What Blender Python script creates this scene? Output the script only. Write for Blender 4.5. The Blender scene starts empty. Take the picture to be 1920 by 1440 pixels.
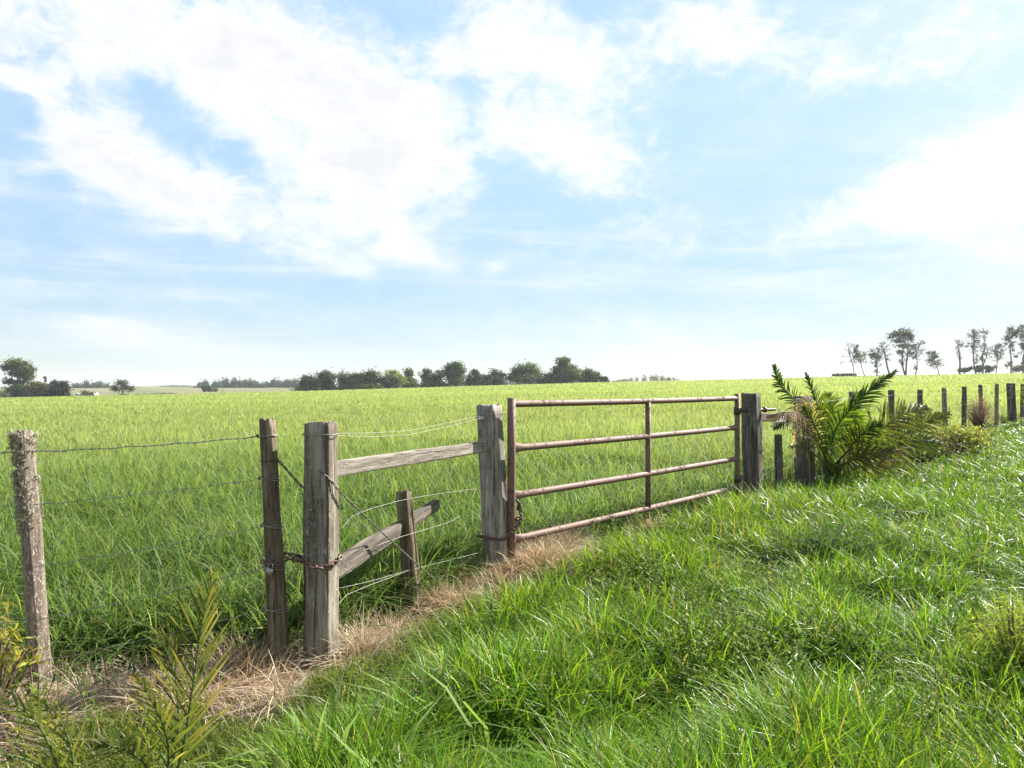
import bpy, math, random
import numpy as np
from mathutils import Vector, Matrix

R = math.radians
scene = bpy.context.scene
col = scene.collection
rng = np.random.default_rng(7)
random.seed(7)

# ------------------------------------------------------------------ camera, sky, sun, exposure
F, CX, HY, EYE = 1400.0, 960.0, 728.0, 1.6
cam = bpy.data.cameras.new('camera'); camo = bpy.data.objects.new('camera', cam); col.objects.link(camo)
cam.sensor_width = 36.0; cam.lens = 36.0 * F / 1920.0; cam.clip_start = 0.05; cam.clip_end = 20000
camo.location = (0, 0, EYE)
camo.rotation_euler = (R(90) + math.atan((HY - 720) / F), 0, 0)
scene.camera = camo

SUN_AZ, SUN_EL = R(54), R(36)          # azimuth from +Y (view) towards +X (right)
SUN_STRENGTH, SKY_STRENGTH, EXPOSURE = 5.0, 0.075, 1.62
S = Vector((math.sin(SUN_AZ) * math.cos(SUN_EL), math.cos(SUN_AZ) * math.cos(SUN_EL), math.sin(SUN_EL)))
sl = bpy.data.lights.new('sun', 'SUN'); sl.energy = SUN_STRENGTH; sl.angle = R(0.55); sl.color = (1.0, 0.95, 0.86)
so = bpy.data.objects.new('sun', sl); col.objects.link(so)
so.rotation_euler = S.to_track_quat('Z', 'Y').to_euler(); so.location = (30, 20, 40)

scene.view_settings.view_transform = 'Standard'; scene.view_settings.look = 'None'
scene.view_settings.exposure = EXPOSURE; scene.view_settings.gamma = 1.0
scene.view_settings.use_curve_mapping = False
scene.render.engine = 'CYCLES'
cy = scene.cycles
cy.max_bounces = 6; cy.diffuse_bounces = 3; cy.glossy_bounces = 2; cy.transmission_bounces = 4
cy.volume_bounces = 0; cy.transparent_max_bounces = 6
cy.use_denoising = True
try:
    cy.denoiser = 'OPENIMAGEDENOISE'; cy.denoising_input_passes = 'RGB_ALBEDO_NORMAL'; cy.denoising_prefilter = 'ACCURATE'
except Exception: pass
cy.sample_clamp_indirect = 6.0


class NT:
    """small helper to write node trees"""
    def __init__(s, tree): s.t = tree; s.n = tree.nodes; s.l = tree.links
    def new(s, typ, **kw):
        n = s.n.new(typ)
        for k, v in kw.items(): setattr(n, k, v)
        return n
    def link(s, a, b): s.l.new(a, b)
    def put(s, sock, v):
        if hasattr(v, 'links') or hasattr(v, 'is_output'): s.l.new(v, sock)
        else: sock.default_value = v
    def math(s, op, a, b=None, c=None, clamp=False):
        n = s.new('ShaderNodeMath', operation=op); n.use_clamp = clamp
        s.put(n.inputs[0], a)
        if b is not None: s.put(n.inputs[1], b)
        if c is not None: s.put(n.inputs[2], c)
        return n.outputs[0]
    def noise(s, vec, scale, detail=4, rough=0.55, dist=0.0, lac=2.0):
        n = s.new('ShaderNodeTexNoise'); s.put(n.inputs['Vector'], vec)
        n.inputs['Scale'].default_value = scale; n.inputs['Detail'].default_value = detail
        n.inputs['Roughness'].default_value = rough; n.inputs['Distortion'].default_value = dist
        n.inputs['Lacunarity'].default_value = lac
        return n.outputs['Fac']
    def range(s, v, a, b, c=0.0, d=1.0, smooth=True):
        n = s.new('ShaderNodeMapRange', interpolation_type='SMOOTHSTEP' if smooth else 'LINEAR')
        s.put(n.inputs[0], v)
        for i, x in enumerate((a, b, c, d)): s.put(n.inputs[i + 1], x)
        return n.outputs[0]
    def mix(s, f, a, b, blend='MIX'):
        n = s.new('ShaderNodeMix', data_type='RGBA', blend_type=blend)
        s.put(n.inputs[0], f); s.put(n.inputs[6], a); s.put(n.inputs[7], b)
        return n.outputs[2]
    def map(s, vec, loc=(0, 0, 0), rot=(0, 0, 0), scale=(1, 1, 1), typ='POINT'):
        n = s.new('ShaderNodeMapping', vector_type=typ); s.put(n.inputs[0], vec)
        n.inputs['Location'].default_value = loc; n.inputs['Rotation'].default_value = rot; n.inputs['Scale'].default_value = scale
        return n.outputs[0]


def azel(px, py):
    x, z = (px - CX) / F, (HY - py) / F
    return math.atan2(x, 1), math.atan2(z, math.hypot(x, 1))


def build_world():
    w = bpy.data.worlds.new('World'); scene.world = w; w.use_nodes = True
    T = NT(w.node_tree); T.n.clear()
    out = T.new('ShaderNodeOutputWorld'); bg = T.new('ShaderNodeBackground')
    bg.inputs['Strength'].default_value = SKY_STRENGTH
    sky = T.new('ShaderNodeTexSky', sky_type='NISHITA'); sky.sun_disc = False
    sky.sun_elevation = SUN_EL; sky.sun_rotation = SUN_AZ
    sky.air_density = 1.0; sky.dust_density = 0.15; sky.ozone_density = 3.0
    geo = T.new('ShaderNodeTexCoord'); d = geo.outputs['Generated']
    sep = T.new('ShaderNodeSeparateXYZ'); T.link(d, sep.inputs[0])
    X, Y, Z = sep.outputs
    az = T.math('ARCTAN2', X, Y); el = T.math('ARCSINE', Z)
    comb = T.new('ShaderNodeCombineXYZ'); T.put(comb.inputs[0], az); T.put(comb.inputs[1], el); ae = comb.outputs[0]
    # clouds lie on a high layer: project the direction on it for the texture
    zz = T.math('ADD', T.math('MAXIMUM', Z, 0.0), 0.22)
    lay = T.new('ShaderNodeCombineXYZ')
    T.put(lay.inputs[0], T.math('DIVIDE', X, zz)); T.put(lay.inputs[1], T.math('DIVIDE', Y, zz)); lay = lay.outputs[0]
    layr = T.map(lay, rot=(0, 0, R(-28)), scale=(1.0, 0.55, 1.0))
    n1 = T.noise(layr, 1.9, 8, 0.56, 0.6)
    n2 = T.noise(T.map(lay, loc=(3, 7, 0), rot=(0, 0, R(-20)), scale=(1, .8, 1)), 4.6, 8, 0.62, 0.5)
    n3 = T.noise(T.map(ae, loc=(1, 2, 0), rot=(0, 0, R(-35)), scale=(5, 12, 1)), 1.6, 7, 0.6, 1.0)
    # where the cloud banks stand (azimuth, elevation) and the gaps between them
    B = [(40, 80, 360, 170, 10, .60), (330, 60, 330, 110, 5, .55), (480, 170, 330, 150, 30, .62), (700, 190, 330, 170, 30, .62), (760, 300, 220, 120, 30, .45),
         (980, 150, 300, 170, 20, .58), (1100, 60, 330, 110, 8, .5), (1150, 320, 190, 90, 28, .50), (1010, 250, 200, 100, 25, .4),
         (290, 330, 230, 70, 18, .62), (400, 400, 330, 75, 12, .50), (660, 380, 260, 110, 22, .52), (740, 435, 130, 55, 25, .4),
         (1900, 330, 250, 190, -8, .95), (1720, 365, 240, 50, -4, .55), (1850, 40, 380, 80, -5, .5), (1420, 60, 230, 100, 20, .60), (930, 500, 42, 22, -12, .55),
         (215, 620, 100, 30, 8, .75), (300, 655, 330, 36, 2, .55), (1500, 450, 600, 40, -6, .14), (90, 240, 260, 110, 15, .3),
         (650, 505, 120, 22, 14, .34), (760, 478, 90, 22, 10, .34), (560, 600, 700, 26, -2, .22), (1150, 610, 500, 30, -2, .3), (200, 545, 500, 22, 3, .2),
         (290, 180, 130, 60, 32, -.75), (465, 100, 44, 28, 20, -.35), (650, 262, 48, 30, 20, -.5), (760, 30, 110, 46, 10, -.55),
         (1110, 12, 50, 34, 0, -.5), (20, 215, 110, 44, 12, -.65), (445, 285, 60, 45, 40, -.4), (880, 150, 50, 40, 0, -.3),
         (960, 335, 110, 60, 25, -.4), (1180, 330, 30, 26, 0, -.3), (1400, 300, 220, 150, -10, -.25), (540, 132, 40, 18, 20, -.35), (570, 240, 30, 20, 20, -.2), (860, 420, 120, 60, 10, -.3)]
    acc = None
    for px, py, rx, ry, rot, amp in B:
        a, e = azel(px, py)
        v = T.map(ae, loc=(a, e, 0), rot=(0, 0, R(-rot)), scale=(rx / F, ry / F, 1), typ='TEXTURE')
        ln = T.new('ShaderNodeVectorMath', operation='LENGTH'); T.link(v, ln.inputs[0])
        b = T.range(ln.outputs['Value'], 1.25, 0.0, 0.0, amp)
        acc = b if acc is None else T.math('ADD', acc, b)
    # beyond the part of the sky the photo shows: ordinary broken cloud
    behind = T.range(T.math('ABSOLUTE', az), 0.75, 1.2, 0.0, 0.3)
    acc = T.math('ADD', acc, behind)
    n4 = T.noise(T.map(ae, loc=(4, 1, 0), rot=(0, 0, R(-32)), scale=(9, 15, 1)), 1.0, 9, 0.62, 0.7)
    n6 = T.noise(T.map(ae, loc=(2, 6, 0), rot=(0, 0, R(-30)), scale=(26, 38, 1)), 1.0, 8, 0.62, 1.0)
    n5 = T.noise(T.map(ae, loc=(9, 4, 0), rot=(0, 0, R(4)), scale=(2.2, 26, 1)), 1.0, 7, 0.6, 0.6)
    nz = T.math('ADD', T.math('MULTIPLY', T.math('SUBTRACT', n1, 0.5), .55), T.math('MULTIPLY', T.math('SUBTRACT', n2, 0.5), 0.55))
    nz = T.math('ADD', nz, T.math('MULTIPLY', T.math('SUBTRACT', n4, 0.5), 1.75))
    nz = T.math('ADD', nz, T.math('MULTIPLY', T.math('SUBTRACT', n6, 0.5), 1.15))
    nz = T.math('MULTIPLY', nz, T.range(el, .08, .26, .4, 1.0))
    dens = T.math('ADD', T.math('MULTIPLY', acc, .87), nz)
    cover = T.math('POWER', T.range(dens, -0.08, 0.88), 1.25)
    # thin high veil, streaked along the horizon, thicker to the right (towards the sun) and low down
    veil = T.math('ADD', T.range(n3, 0.35, 0.75, 0.08, 0.24), T.range(az, 0.25, 0.75, 0.0, 0.12))
    veil = T.math('ADD', veil, T.math('MULTIPLY', T.range(n5, 0.45, 0.72, 0.0, 0.36), T.range(el, .36, .12)))
    veil = T.math('ADD', veil, T.range(el, 0.13, 0.0, 0.0, 0.12), clamp=True)
    cover = T.math('SUBTRACT', 1.0, T.math('MULTIPLY', T.math('SUBTRACT', 1.0, cover), T.math('SUBTRACT', 1.0, veil)), clamp=True)
    thick = T.range(T.math('ADD', dens, T.math('MULTIPLY', T.math('SUBTRACT', n2, .5), 1.3)), 0.30, 1.5)
    thick = T.math('MULTIPLY', thick, T.range(az, .35, -.25, .25, 1.0))
    ccol = T.mix(thick, (0.352, 0.353, 0.356, 1), (0.286, 0.292, 0.306, 1))
    lowgrey = T.math('MULTIPLY', T.range(el, 0.12, 0.02), T.range(az, 0.1, -0.5))
    ccol = T.mix(T.math('MULTIPLY', lowgrey, .55), ccol, (0.23, 0.26, 0.305, 1))
    cb = T.new('ShaderNodeBackground'); T.link(ccol, cb.inputs['Color']); cb.inputs['Strength'].default_value = 1.0
    # sky blue slightly lifted in value, as in the bright exposure
    hb = T.range(el, 0.0, 0.5)
    sk = T.mix(1.0, sky.outputs[0], T.mix(hb, (.45, .475, .56, 1), (1.32, 1.24, 1.06, 1)), 'MULTIPLY')
    sk = T.mix(1.0, sk, T.mix(T.range(az, -.65, .6), (1.14, 1.15, 1.07, 1), (.84, .80, .78, 1)), 'MULTIPLY')
    T.link(sk, bg.inputs['Color'])
    mx = T.new('ShaderNodeMixShader'); T.put(mx.inputs[0], cover)
    T.link(bg.outputs[0], mx.inputs[1]); T.link(cb.outputs[0], mx.inputs[2]); T.link(mx.outputs[0], out.inputs[0])
build_world()


# ------------------------------------------------------------------ helpers
def at(px, py, Y):
    return Vector(((px - CX) / F * Y, Y, EYE + (HY - py) / F * Y))

def vnoise(x, y, seed=0):
    xi = np.floor(x).astype(np.int64); yi = np.floor(y).astype(np.int64)
    fx = x - xi; fy = y - yi
    fx = fx * fx * (3 - 2 * fx); fy = fy * fy * (3 - 2 * fy)
    def h(a, b):
        v = np.sin(a * 127.1 + b * 311.7 + seed * 74.7) * 43758.5453
        return v - np.floor(v)
    return (h(xi, yi) * (1 - fx) + h(xi + 1, yi) * fx) * (1 - fy) + (h(xi, yi + 1) * (1 - fx) + h(xi + 1, yi + 1) * fx) * fy

def fbm(x, y, seed=0, o=3):
    s = 0; a = .5; t = 0
    for i in range(o):
        s = s + a * vnoise(x * 2 ** i, y * 2 ** i, seed + i * 13); t += a; a *= .5
    return s / t

def sstep(x, a, b):
    t = np.clip((x - a) / (b - a), 0, 1); return t * t * (3 - 2 * t)

FX = [-40, -2.70, -1.17, -.2, 2.99, 20.7, 70]
FY = [-3.9, 4.13, 4.46, 6.45, 9.9, 30.2, 87]
U_E = [-1.0, -.70, -.29, 0.12, .30, .46, .69, 1.0]
V_E = [-.013, -.0122, -.0032, .0090, .0130, .0176, .0222, .025]

def terrain(x, y):
    x = np.asarray(x, float); y = np.asarray(y, float)
    Yp = np.maximum(y, .01)
    u = np.clip(x / Yp, -1, 1)
    e = np.interp(u, U_E, V_E)
    Z3 = 1.15 + e * 300
    near = Z3 * (np.minimum(Yp, 300) / 300) ** 1.3
    t = sstep(Yp, 300, 1000)
    hill = .0016 + .0022 * np.exp(-((u + .45) / .05) ** 2) * sstep(Yp, 1500, 2600) + .0006 * np.sin(u * 9)
    zf = 1.6 + hill * Yp
    z = near * (1 - t) + zf * t
    z = np.where(y <= 0, 0, z)
    r = np.hypot(x, y)
    z = z + (fbm(x * .7, y * .7, 3) - .5) * .10 * sstep(r, 1.5, 4) * (1 - sstep(r, 60, 150))
    fx = np.interp(x, FX, FY) - y
    z = z - .10 * np.exp(-((fx - .12) / .55) ** 2) * sstep(x, -6, -4) * (1 - sstep(x, -.3, .7)) * (y > 0)
    return z

def tz(x, y): return float(terrain(np.array([x]), np.array([y]))[0])

def fence_y(x): return np.interp(x, FX, FY)

def dry_mask(x, y):
    s = fence_y(x) - y
    b = np.interp(x, [-7, -4, -2.7, -1.6, -1.0, -.2, .35, .62], [1.3, 1.35, .92, .62, .54, .54, .52, .0])
    b = b * (.45 + 1.0 * fbm(x * 2.2, y * 2.2, 40))
    m = np.where(b > .01, np.clip(1.25 - s / np.maximum(b, .01), 0, 1), 0)
    return np.where((s > -.16) & (x < .62), np.clip(m * 1.6, 0, 1), 0)
def tall_mask(x, y):
    g = np.interp(y, [0, 3, 3.44, 4.75, 6.2, 7, 9], [-1.1, -.9, -.70, -.38, .22, .62, 2.0]); g = g + (fbm(x * 2, y * 2, 44) - .5) * .5
    return sstep(x - g, -.12, .3)

def meshobj(name, V, Fc, mats, C=None, parent=None, smooth=False, loc=None):
    V = np.asarray(V, np.float32); Fc = np.asarray(Fc, np.int32)
    me = bpy.data.meshes.new(name); k = Fc.shape[1]
    me.vertices.add(len(V)); me.vertices.foreach_set('co', V.ravel())
    me.loops.add(Fc.size); me.loops.foreach_set('vertex_index', Fc.ravel())
    me.polygons.add(len(Fc)); me.polygons.foreach_set('loop_start', np.arange(0, Fc.size, k, dtype=np.int32))
    if C is not None:
        a = me.attributes.new('Col', 'FLOAT_COLOR', 'POINT')
        c4 = np.ones((len(V), 4), np.float32); c4[:, :3] = C; a.data.foreach_set('color', c4.ravel())
    me.update(calc_edges=True)
    if smooth: me.shade_smooth()
    me.materials.append(mats)
    o = bpy.data.objects.new(name, me); col.objects.link(o)
    if parent: o.parent = parent
    if loc is not None: o.location = loc
    return o

class MB:
    """collects tubes, boxes and blades with vertex colours into one mesh"""
    def __init__(s): s.V = []; s.F = []; s.C = []; s.n = 0
    def add(s, V, Fc, C):
        V = np.asarray(V, float); Fc = np.asarray(Fc, int)
        if Fc.shape[1] == 4: Fc = np.concatenate([Fc[:, [0, 1, 2]], Fc[:, [0, 2, 3]]])
        s.V.append(V); s.F.append(Fc + s.n)
        C = np.asarray(C, float)
        s.C.append(np.broadcast_to(C, (len(V), 3)) if C.ndim == 1 else C); s.n += len(V)
    def tube(s, pts, rad, c=(.2, .2, .2), k=6, cap=True):
        P = np.array([list(p) for p in pts], float); n = len(P)
        rad = np.broadcast_to(np.asarray(rad, float), (n,)) if np.ndim(rad) < 1 else np.asarray(rad, float)
        T = np.gradient(P, axis=0); T /= np.linalg.norm(T, axis=1)[:, None] + 1e-9
        ref = np.array([0, 0, 1.0]) if abs(T[0, 2]) < .9 else np.array([1.0, 0, 0])
        N = np.zeros_like(P); a = np.cross(T[0], ref); a /= np.linalg.norm(a); N[0] = a
        for i in range(1, n):
            a = N[i - 1] - T[i] * np.dot(N[i - 1], T[i]); N[i] = a / (np.linalg.norm(a) + 1e-9)
        Bn = np.cross(T, N); th = np.arange(k) / k * 2 * np.pi
        V = P[:, None, :] + rad[:, None, None] * (np.cos(th)[None, :, None] * N[:, None, :] + np.sin(th)[None, :, None] * Bn[:, None, :])
        V = V.reshape(-1, 3)
        q = []
        for i in range(n - 1):
            for j in range(k):
                q.append((i * k + j, i * k + (j + 1) % k, (i + 1) * k + (j + 1) % k, (i + 1) * k + j))
        q = np.array(q); t = np.concatenate([q[:, [0, 1, 2]], q[:, [0, 2, 3]]])
        if cap:
            V = np.concatenate([V, P[[0]], P[[-1]]]); m = n * k
            t = np.concatenate([t, [(m, (j + 1) % k, j) for j in range(k)], [(m + 1, (n - 1) * k + j, (n - 1) * k + (j + 1) % k) for j in range(k)]])
        s.add(V, t, c)
    def box(s, cx, cy, cz, sx, sy, sz, c=(.5, .5, .5), M=None):
        V = np.array([(a, b, d) for a in (-1, 1) for b in (-1, 1) for d in (-1, 1)], float) * .5 * np.array([sx, sy, sz]) + np.array([cx, cy, cz])
        if M is not None: V = np.array([list(M @ Vector(v)) for v in V])
        s.add(V, [(0, 1, 3, 2), (4, 6, 7, 5), (0, 4, 5, 1), (2, 3, 7, 6), (0, 2, 6, 4), (1, 5, 7, 3)], c)
    def blades(s, *a, **k): s.add(*blades(*a, **k))
    def build(s, name, mat, parent=None, smooth=False, origin=None):
        V = np.concatenate(s.V); 
        loc = None
        if origin is not None: V = V - np.array(origin); loc = origin
        return meshobj(name, V, np.concatenate(s.F), mat, np.concatenate(s.C), parent, smooth, loc)

PT = np.array([0, .34, .70, 1.0]); PW = np.array([.75, 1.0, .72, 0])
def blades(P, D, G, side, L, W, c0, c1):
    """n tapered strips: p(t) = P + L*(D t + G t^2)"""
    n = len(P); L = np.asarray(L)[:, None, None]; t = PT[None, :, None]
    cen = P[:, None, :] + L * (D[:, None, :] * t + G[:, None, :] * t * t)
    off = side[:, None, :] * (np.asarray(W)[:, None, None] * .5 * PW[None, :, None])
    V = np.empty((n, 7, 3))
    V[:, 0] = cen[:, 0] - off[:, 0]; V[:, 1] = cen[:, 0] + off[:, 0]
    V[:, 2] = cen[:, 1] - off[:, 1]; V[:, 3] = cen[:, 1] + off[:, 1]
    V[:, 4] = cen[:, 2] - off[:, 2]; V[:, 5] = cen[:, 2] + off[:, 2]
    V[:, 6] = cen[:, 3]
    tri = np.array([(0, 1, 3), (0, 3, 2), (2, 3, 5), (2, 5, 4), (4, 5, 6)])
    Fc = (np.arange(n)[:, None, None] * 7 + tri[None]).reshape(-1, 3)
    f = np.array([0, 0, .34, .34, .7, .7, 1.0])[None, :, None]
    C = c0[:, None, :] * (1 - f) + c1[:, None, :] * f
    return V.reshape(-1, 3), Fc, C.reshape(-1, 3)

def grass(x, y, L, W, lean, bend, c0, c1, winddir=None, wind=0.0, flat=.5):
    n = len(x); ph = rng.uniform(0, 2 * np.pi, n)
    h = np.stack([np.cos(ph), np.sin(ph)], 1)
    if winddir is not None: h = h + np.array(winddir)[None] * wind; h /= np.linalg.norm(h, axis=1)[:, None] + 1e-9
    th = np.abs(rng.normal(0, 1, n)) * lean
    D = np.stack([h[:, 0] * np.sin(th), h[:, 1] * np.sin(th), np.cos(th)], 1)
    b = bend * rng.uniform(.2, 1.6, n)
    G = np.stack([h[:, 0] * b, h[:, 1] * b, -b * flat], 1)
    tw = rng.normal(0, .5, n)
    sx, sy = -h[:, 1], h[:, 0]
    side = np.stack([sx * np.cos(tw) - sy * np.sin(tw), sx * np.sin(tw) + sy * np.cos(tw), rng.normal(0, .25, n)], 1)
    side /= np.linalg.norm(side, axis=1)[:, None]
    P = np.stack([x, y, terrain(x, y) - .02], 1)
    return blades(P, D, G, side, L, W, c0, c1)

def quads(Cn, size, asp, c):
    """n random leaf-like diamonds"""
    n = len(Cn); a = rng.normal(size=(n, 3)); a /= np.linalg.norm(a, axis=1)[:, None]
    b = np.cross(a, rng.normal(size=(n, 3))); b /= np.linalg.norm(b, axis=1)[:, None]
    s = np.asarray(size)[:, None]
    V = np.stack([Cn - a * s, Cn - b * s * asp, Cn + a * s, Cn + b * s * asp], 1).reshape(-1, 3)
    i = np.arange(n)[:, None] * 4
    Fc = np.concatenate([i + np.array([[0, 1, 2]]), i + np.array([[0, 2, 3]])])
    return V, Fc, np.repeat(c, 4, 0)

def tag(o, label, cat, group=None, kind=None):
    o['label'] = label; o['category'] = cat
    if group: o['group'] = group
    if kind: o['kind'] = kind
    return o
def empty(name, loc):
    o = bpy.data.objects.new(name, None); o.location = loc; o.empty_display_size = .1; col.objects.link(o); return o
def lerp(a, b, t): return a + (b - a) * t
def pal(n, cols, jit=.18):
    cols = np.array(cols, float); i = rng.integers(0, len(cols), n)
    c = cols[i] * np.exp(rng.normal(0, jit, (n, 1))) * np.exp(rng.normal(0, jit * .3, (n, 3)))
    return np.clip(c, 0.002, .8)


# ------------------------------------------------------------------ materials
def leaf_mat(name, rough=.4, trans=.4, spec=.5, tint=(1.2, 1.12, .65)):
    m = bpy.data.materials.new(name); m.use_nodes = True; T = NT(m.node_tree); T.n.clear()
    out = T.new('ShaderNodeOutputMaterial'); at_ = T.new('ShaderNodeAttribute', attribute_name='Col')
    p = T.new('ShaderNodeBsdfPrincipled'); T.link(at_.outputs['Color'], p.inputs['Base Color'])
    p.inputs['Roughness'].default_value = rough; p.inputs['Specular IOR Level'].default_value = spec
    tr = T.new('ShaderNodeBsdfTranslucent')
    T.link(T.mix(1.0, at_.outputs['Color'], (*tint, 1), 'MULTIPLY'), tr.inputs['Color'])
    mx = T.new('ShaderNodeMixShader'); mx.inputs[0].default_value = trans
    T.link(p.outputs[0], mx.inputs[1]); T.link(tr.outputs[0], mx.inputs[2]); T.link(mx.outputs[0], out.inputs[0])
    return m

def wood_mat(name, dark, mid, light, lichen=(.42, .43, .36), lich=0.5, grain=1.0, mossy=0.0):
    m = bpy.data.materials.new(name); m.use_nodes = True; T = NT(m.node_tree); T.n.clear()
    out = T.new('ShaderNodeOutputMaterial'); p = T.new('ShaderNodeBsdfPrincipled')
    tc = T.new('ShaderNodeTexCoord'); v = tc.outputs['Object']
    g = T.noise(T.map(v, scale=(60, 60, 6.0)), 1.0, 8, .72, .5)
    g2 = T.noise(T.map(v, scale=(14, 14, 1.3)), 1.0, 4, .6, .8)
    blot = T.noise(v, 6.0, 5, .6)
    c = T.mix(T.range(g, .36, .64), (*dark, 1), (*mid, 1))
    c = T.mix(T.math('MULTIPLY', T.range(g2, .42, .72), .9), c, (*light, 1))
    c = T.mix(T.math('MULTIPLY', T.range(blot, .48, .75), .55), c, (*dark, 1))
    ln = T.noise(T.map(v, scale=(1, 1, .5)), 85.0, 5, .65, .8); ln2 = T.noise(v, 5.0, 3, .5)
    lm = T.math('MULTIPLY', T.math('MULTIPLY', T.range(ln, .52, .66), .8), T.range(ln2, .62 - lich * .35, .72 - lich * .35))
    c = T.mix(lm, c, (*lichen, 1))
    crack = T.range(T.noise(T.map(v, scale=(30, 30, 1.1)), 1.0, 3, .5, .3), .36, .30)
    c = T.mix(T.math('MULTIPLY', crack, .85), c, (dark[0] * .25, dark[1] * .25, dark[2] * .25, 1))
    T.link(c, p.inputs['Base Color']); p.inputs['Roughness'].default_value = .88; p.inputs['Specular IOR Level'].default_value = .25
    bmp = T.new('ShaderNodeBump'); bmp.inputs['Strength'].default_value = .7 * grain; bmp.inputs['Distance'].default_value = .012
    hgt = T.math('SUBTRACT', T.math('ADD', T.math('MULTIPLY', g, .7), T.math('MULTIPLY', lm, .5)), T.math('MULTIPLY', crack, 1.2))
    T.link(hgt, bmp.inputs['Height']); T.link(bmp.outputs[0], p.inputs['Normal']); T.link(p.outputs[0], out.inputs[0])
    return m

def metal_mat(name, base, rust, rough=.45, metallic=0.0, amount=.5, scale=22, use_attr=False):
    m = bpy.data.materials.new(name); m.use_nodes = True; T = NT(m.node_tree); T.n.clear()
    out = T.new('ShaderNodeOutputMaterial'); p = T.new('ShaderNodeBsdfPrincipled')
    v = T.new('ShaderNodeTexCoord').outputs['Object']
    n = T.noise(v, scale, 6, .65, .5); n2 = T.noise(v, scale * .2, 4, .6)
    f = T.range(T.math('ADD', T.math('MULTIPLY', n, .6), T.math('MULTIPLY', n2, .4)), .62 - amount * .25, .74 - amount * .25)
    c = T.mix(f, (*base, 1), (*rust, 1)); fine = T.noise(v, scale * 6, 3, .6)
    c = T.mix(T.math('MULTIPLY', fine, .35), c, (base[0] * .5, base[1] * .5, base[2] * .5, 1))
    T.link(c, p.inputs['Base Color']); p.inputs['Metallic'].default_value = metallic
    T.link(T.range(f, 0, 1, rough, min(1, rough + .3)), p.inputs['Roughness'])
    bmp = T.new('ShaderNodeBump'); bmp.inputs['Strength'].default_value = .25; bmp.inputs['Distance'].default_value = .004
    T.link(n, bmp.inputs['Height']); T.link(bmp.outputs[0], p.inputs['Normal']); T.link(p.outputs[0], out.inputs[0])
    return m

def flat_mat(name, c, rough=.8, attr=False):
    m = bpy.data.materials.new(name); m.use_nodes = True; T = NT(m.node_tree); p = T.n['Principled BSDF']
    v = T.new('ShaderNodeTexCoord').outputs['Object']; n = T.noise(v, 3.0, 5, .6)
    if attr:
        a = T.new('ShaderNodeAttribute', attribute_name='Col').outputs['Color']
        T.link(T.mix(T.math('MULTIPLY', n, .4), a, (0.02, 0.018, 0.015, 1)), p.inputs['Base Color'])
    else:
        T.link(T.mix(n, (c[0] * .75, c[1] * .75, c[2] * .75, 1), (*c, 1)), p.inputs['Base Color'])
    p.inputs['Roughness'].default_value = rough
    return m

M_GRASS = leaf_mat('grass_blade', .40, .5, .28, (1.2, 1.15, .45))
M_CROP = leaf_mat('crop_blade', .55, .5, .25)
M_DRY = leaf_mat('dry_grass', .6, .3, .3, (1.1, 1.0, .8))
M_LEAF = leaf_mat('weed_leaf', .62, .5, .22)
M_PALM = leaf_mat('palm_leaf', .5, .5, .28, (1.3, 1.2, .4))
M_TREE = leaf_mat('tree_leaf', .6, .42, .2, (1.1, 1.1, .6))
M_BARK = flat_mat('tree_bark', (.16, .14, .12), .9, attr=True)
W_GREY = wood_mat('weathered_grey_wood', (.07, .054, .040), (.20, .165, .125), (.38, .335, .27), lich=.6)
W_PALE = wood_mat('silvery_grey_wood', (.11, .09, .072), (.29, .255, .215), (.46, .42, .365), lich=.35)
W_BROWN = wood_mat('brown_round_wood', (.060, .045, .028), (.165, .128, .082), (.32, .26, .18), lich=.12, grain=1.3)
W_DARK = wood_mat('dark_aged_wood', (.045, .036, .029), (.12, .10, .08), (.24, .205, .165), lich=.3)
W_LICH = wood_mat('lichen_crusted_wood', (.10, .073, .056), (.23, .18, .14), (.36, .30, .24), lichen=(.60, .57, .48), lich=1.1)
M_GATE = metal_mat('rusted_brown_pipe', (.175, .098, .072), (.09, .05, .037), .68, 0.0, .5)
M_IRON = metal_mat('dark_rusty_iron', (.075, .055, .048), (.14, .065, .04), .5, .5, .5, 40)
M_CHAIN = metal_mat('rusty_chain_steel', (.13, .085, .07), (.17, .08, .05), .45, .4, .5, 60)
M_WIRE = metal_mat('galvanised_wire', (.24, .228, .205), (.17, .145, .12), .5, .5, .4, 60)
M_WIREB = metal_mat('tarnished_wire', (.16, .14, .12), (.13, .09, .065), .55, .4, .5, 60)
M_STEEL = metal_mat('padlock_steel', (.33, .33, .34), (.2, .15, .12), .35, .8, .3, 60)


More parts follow.
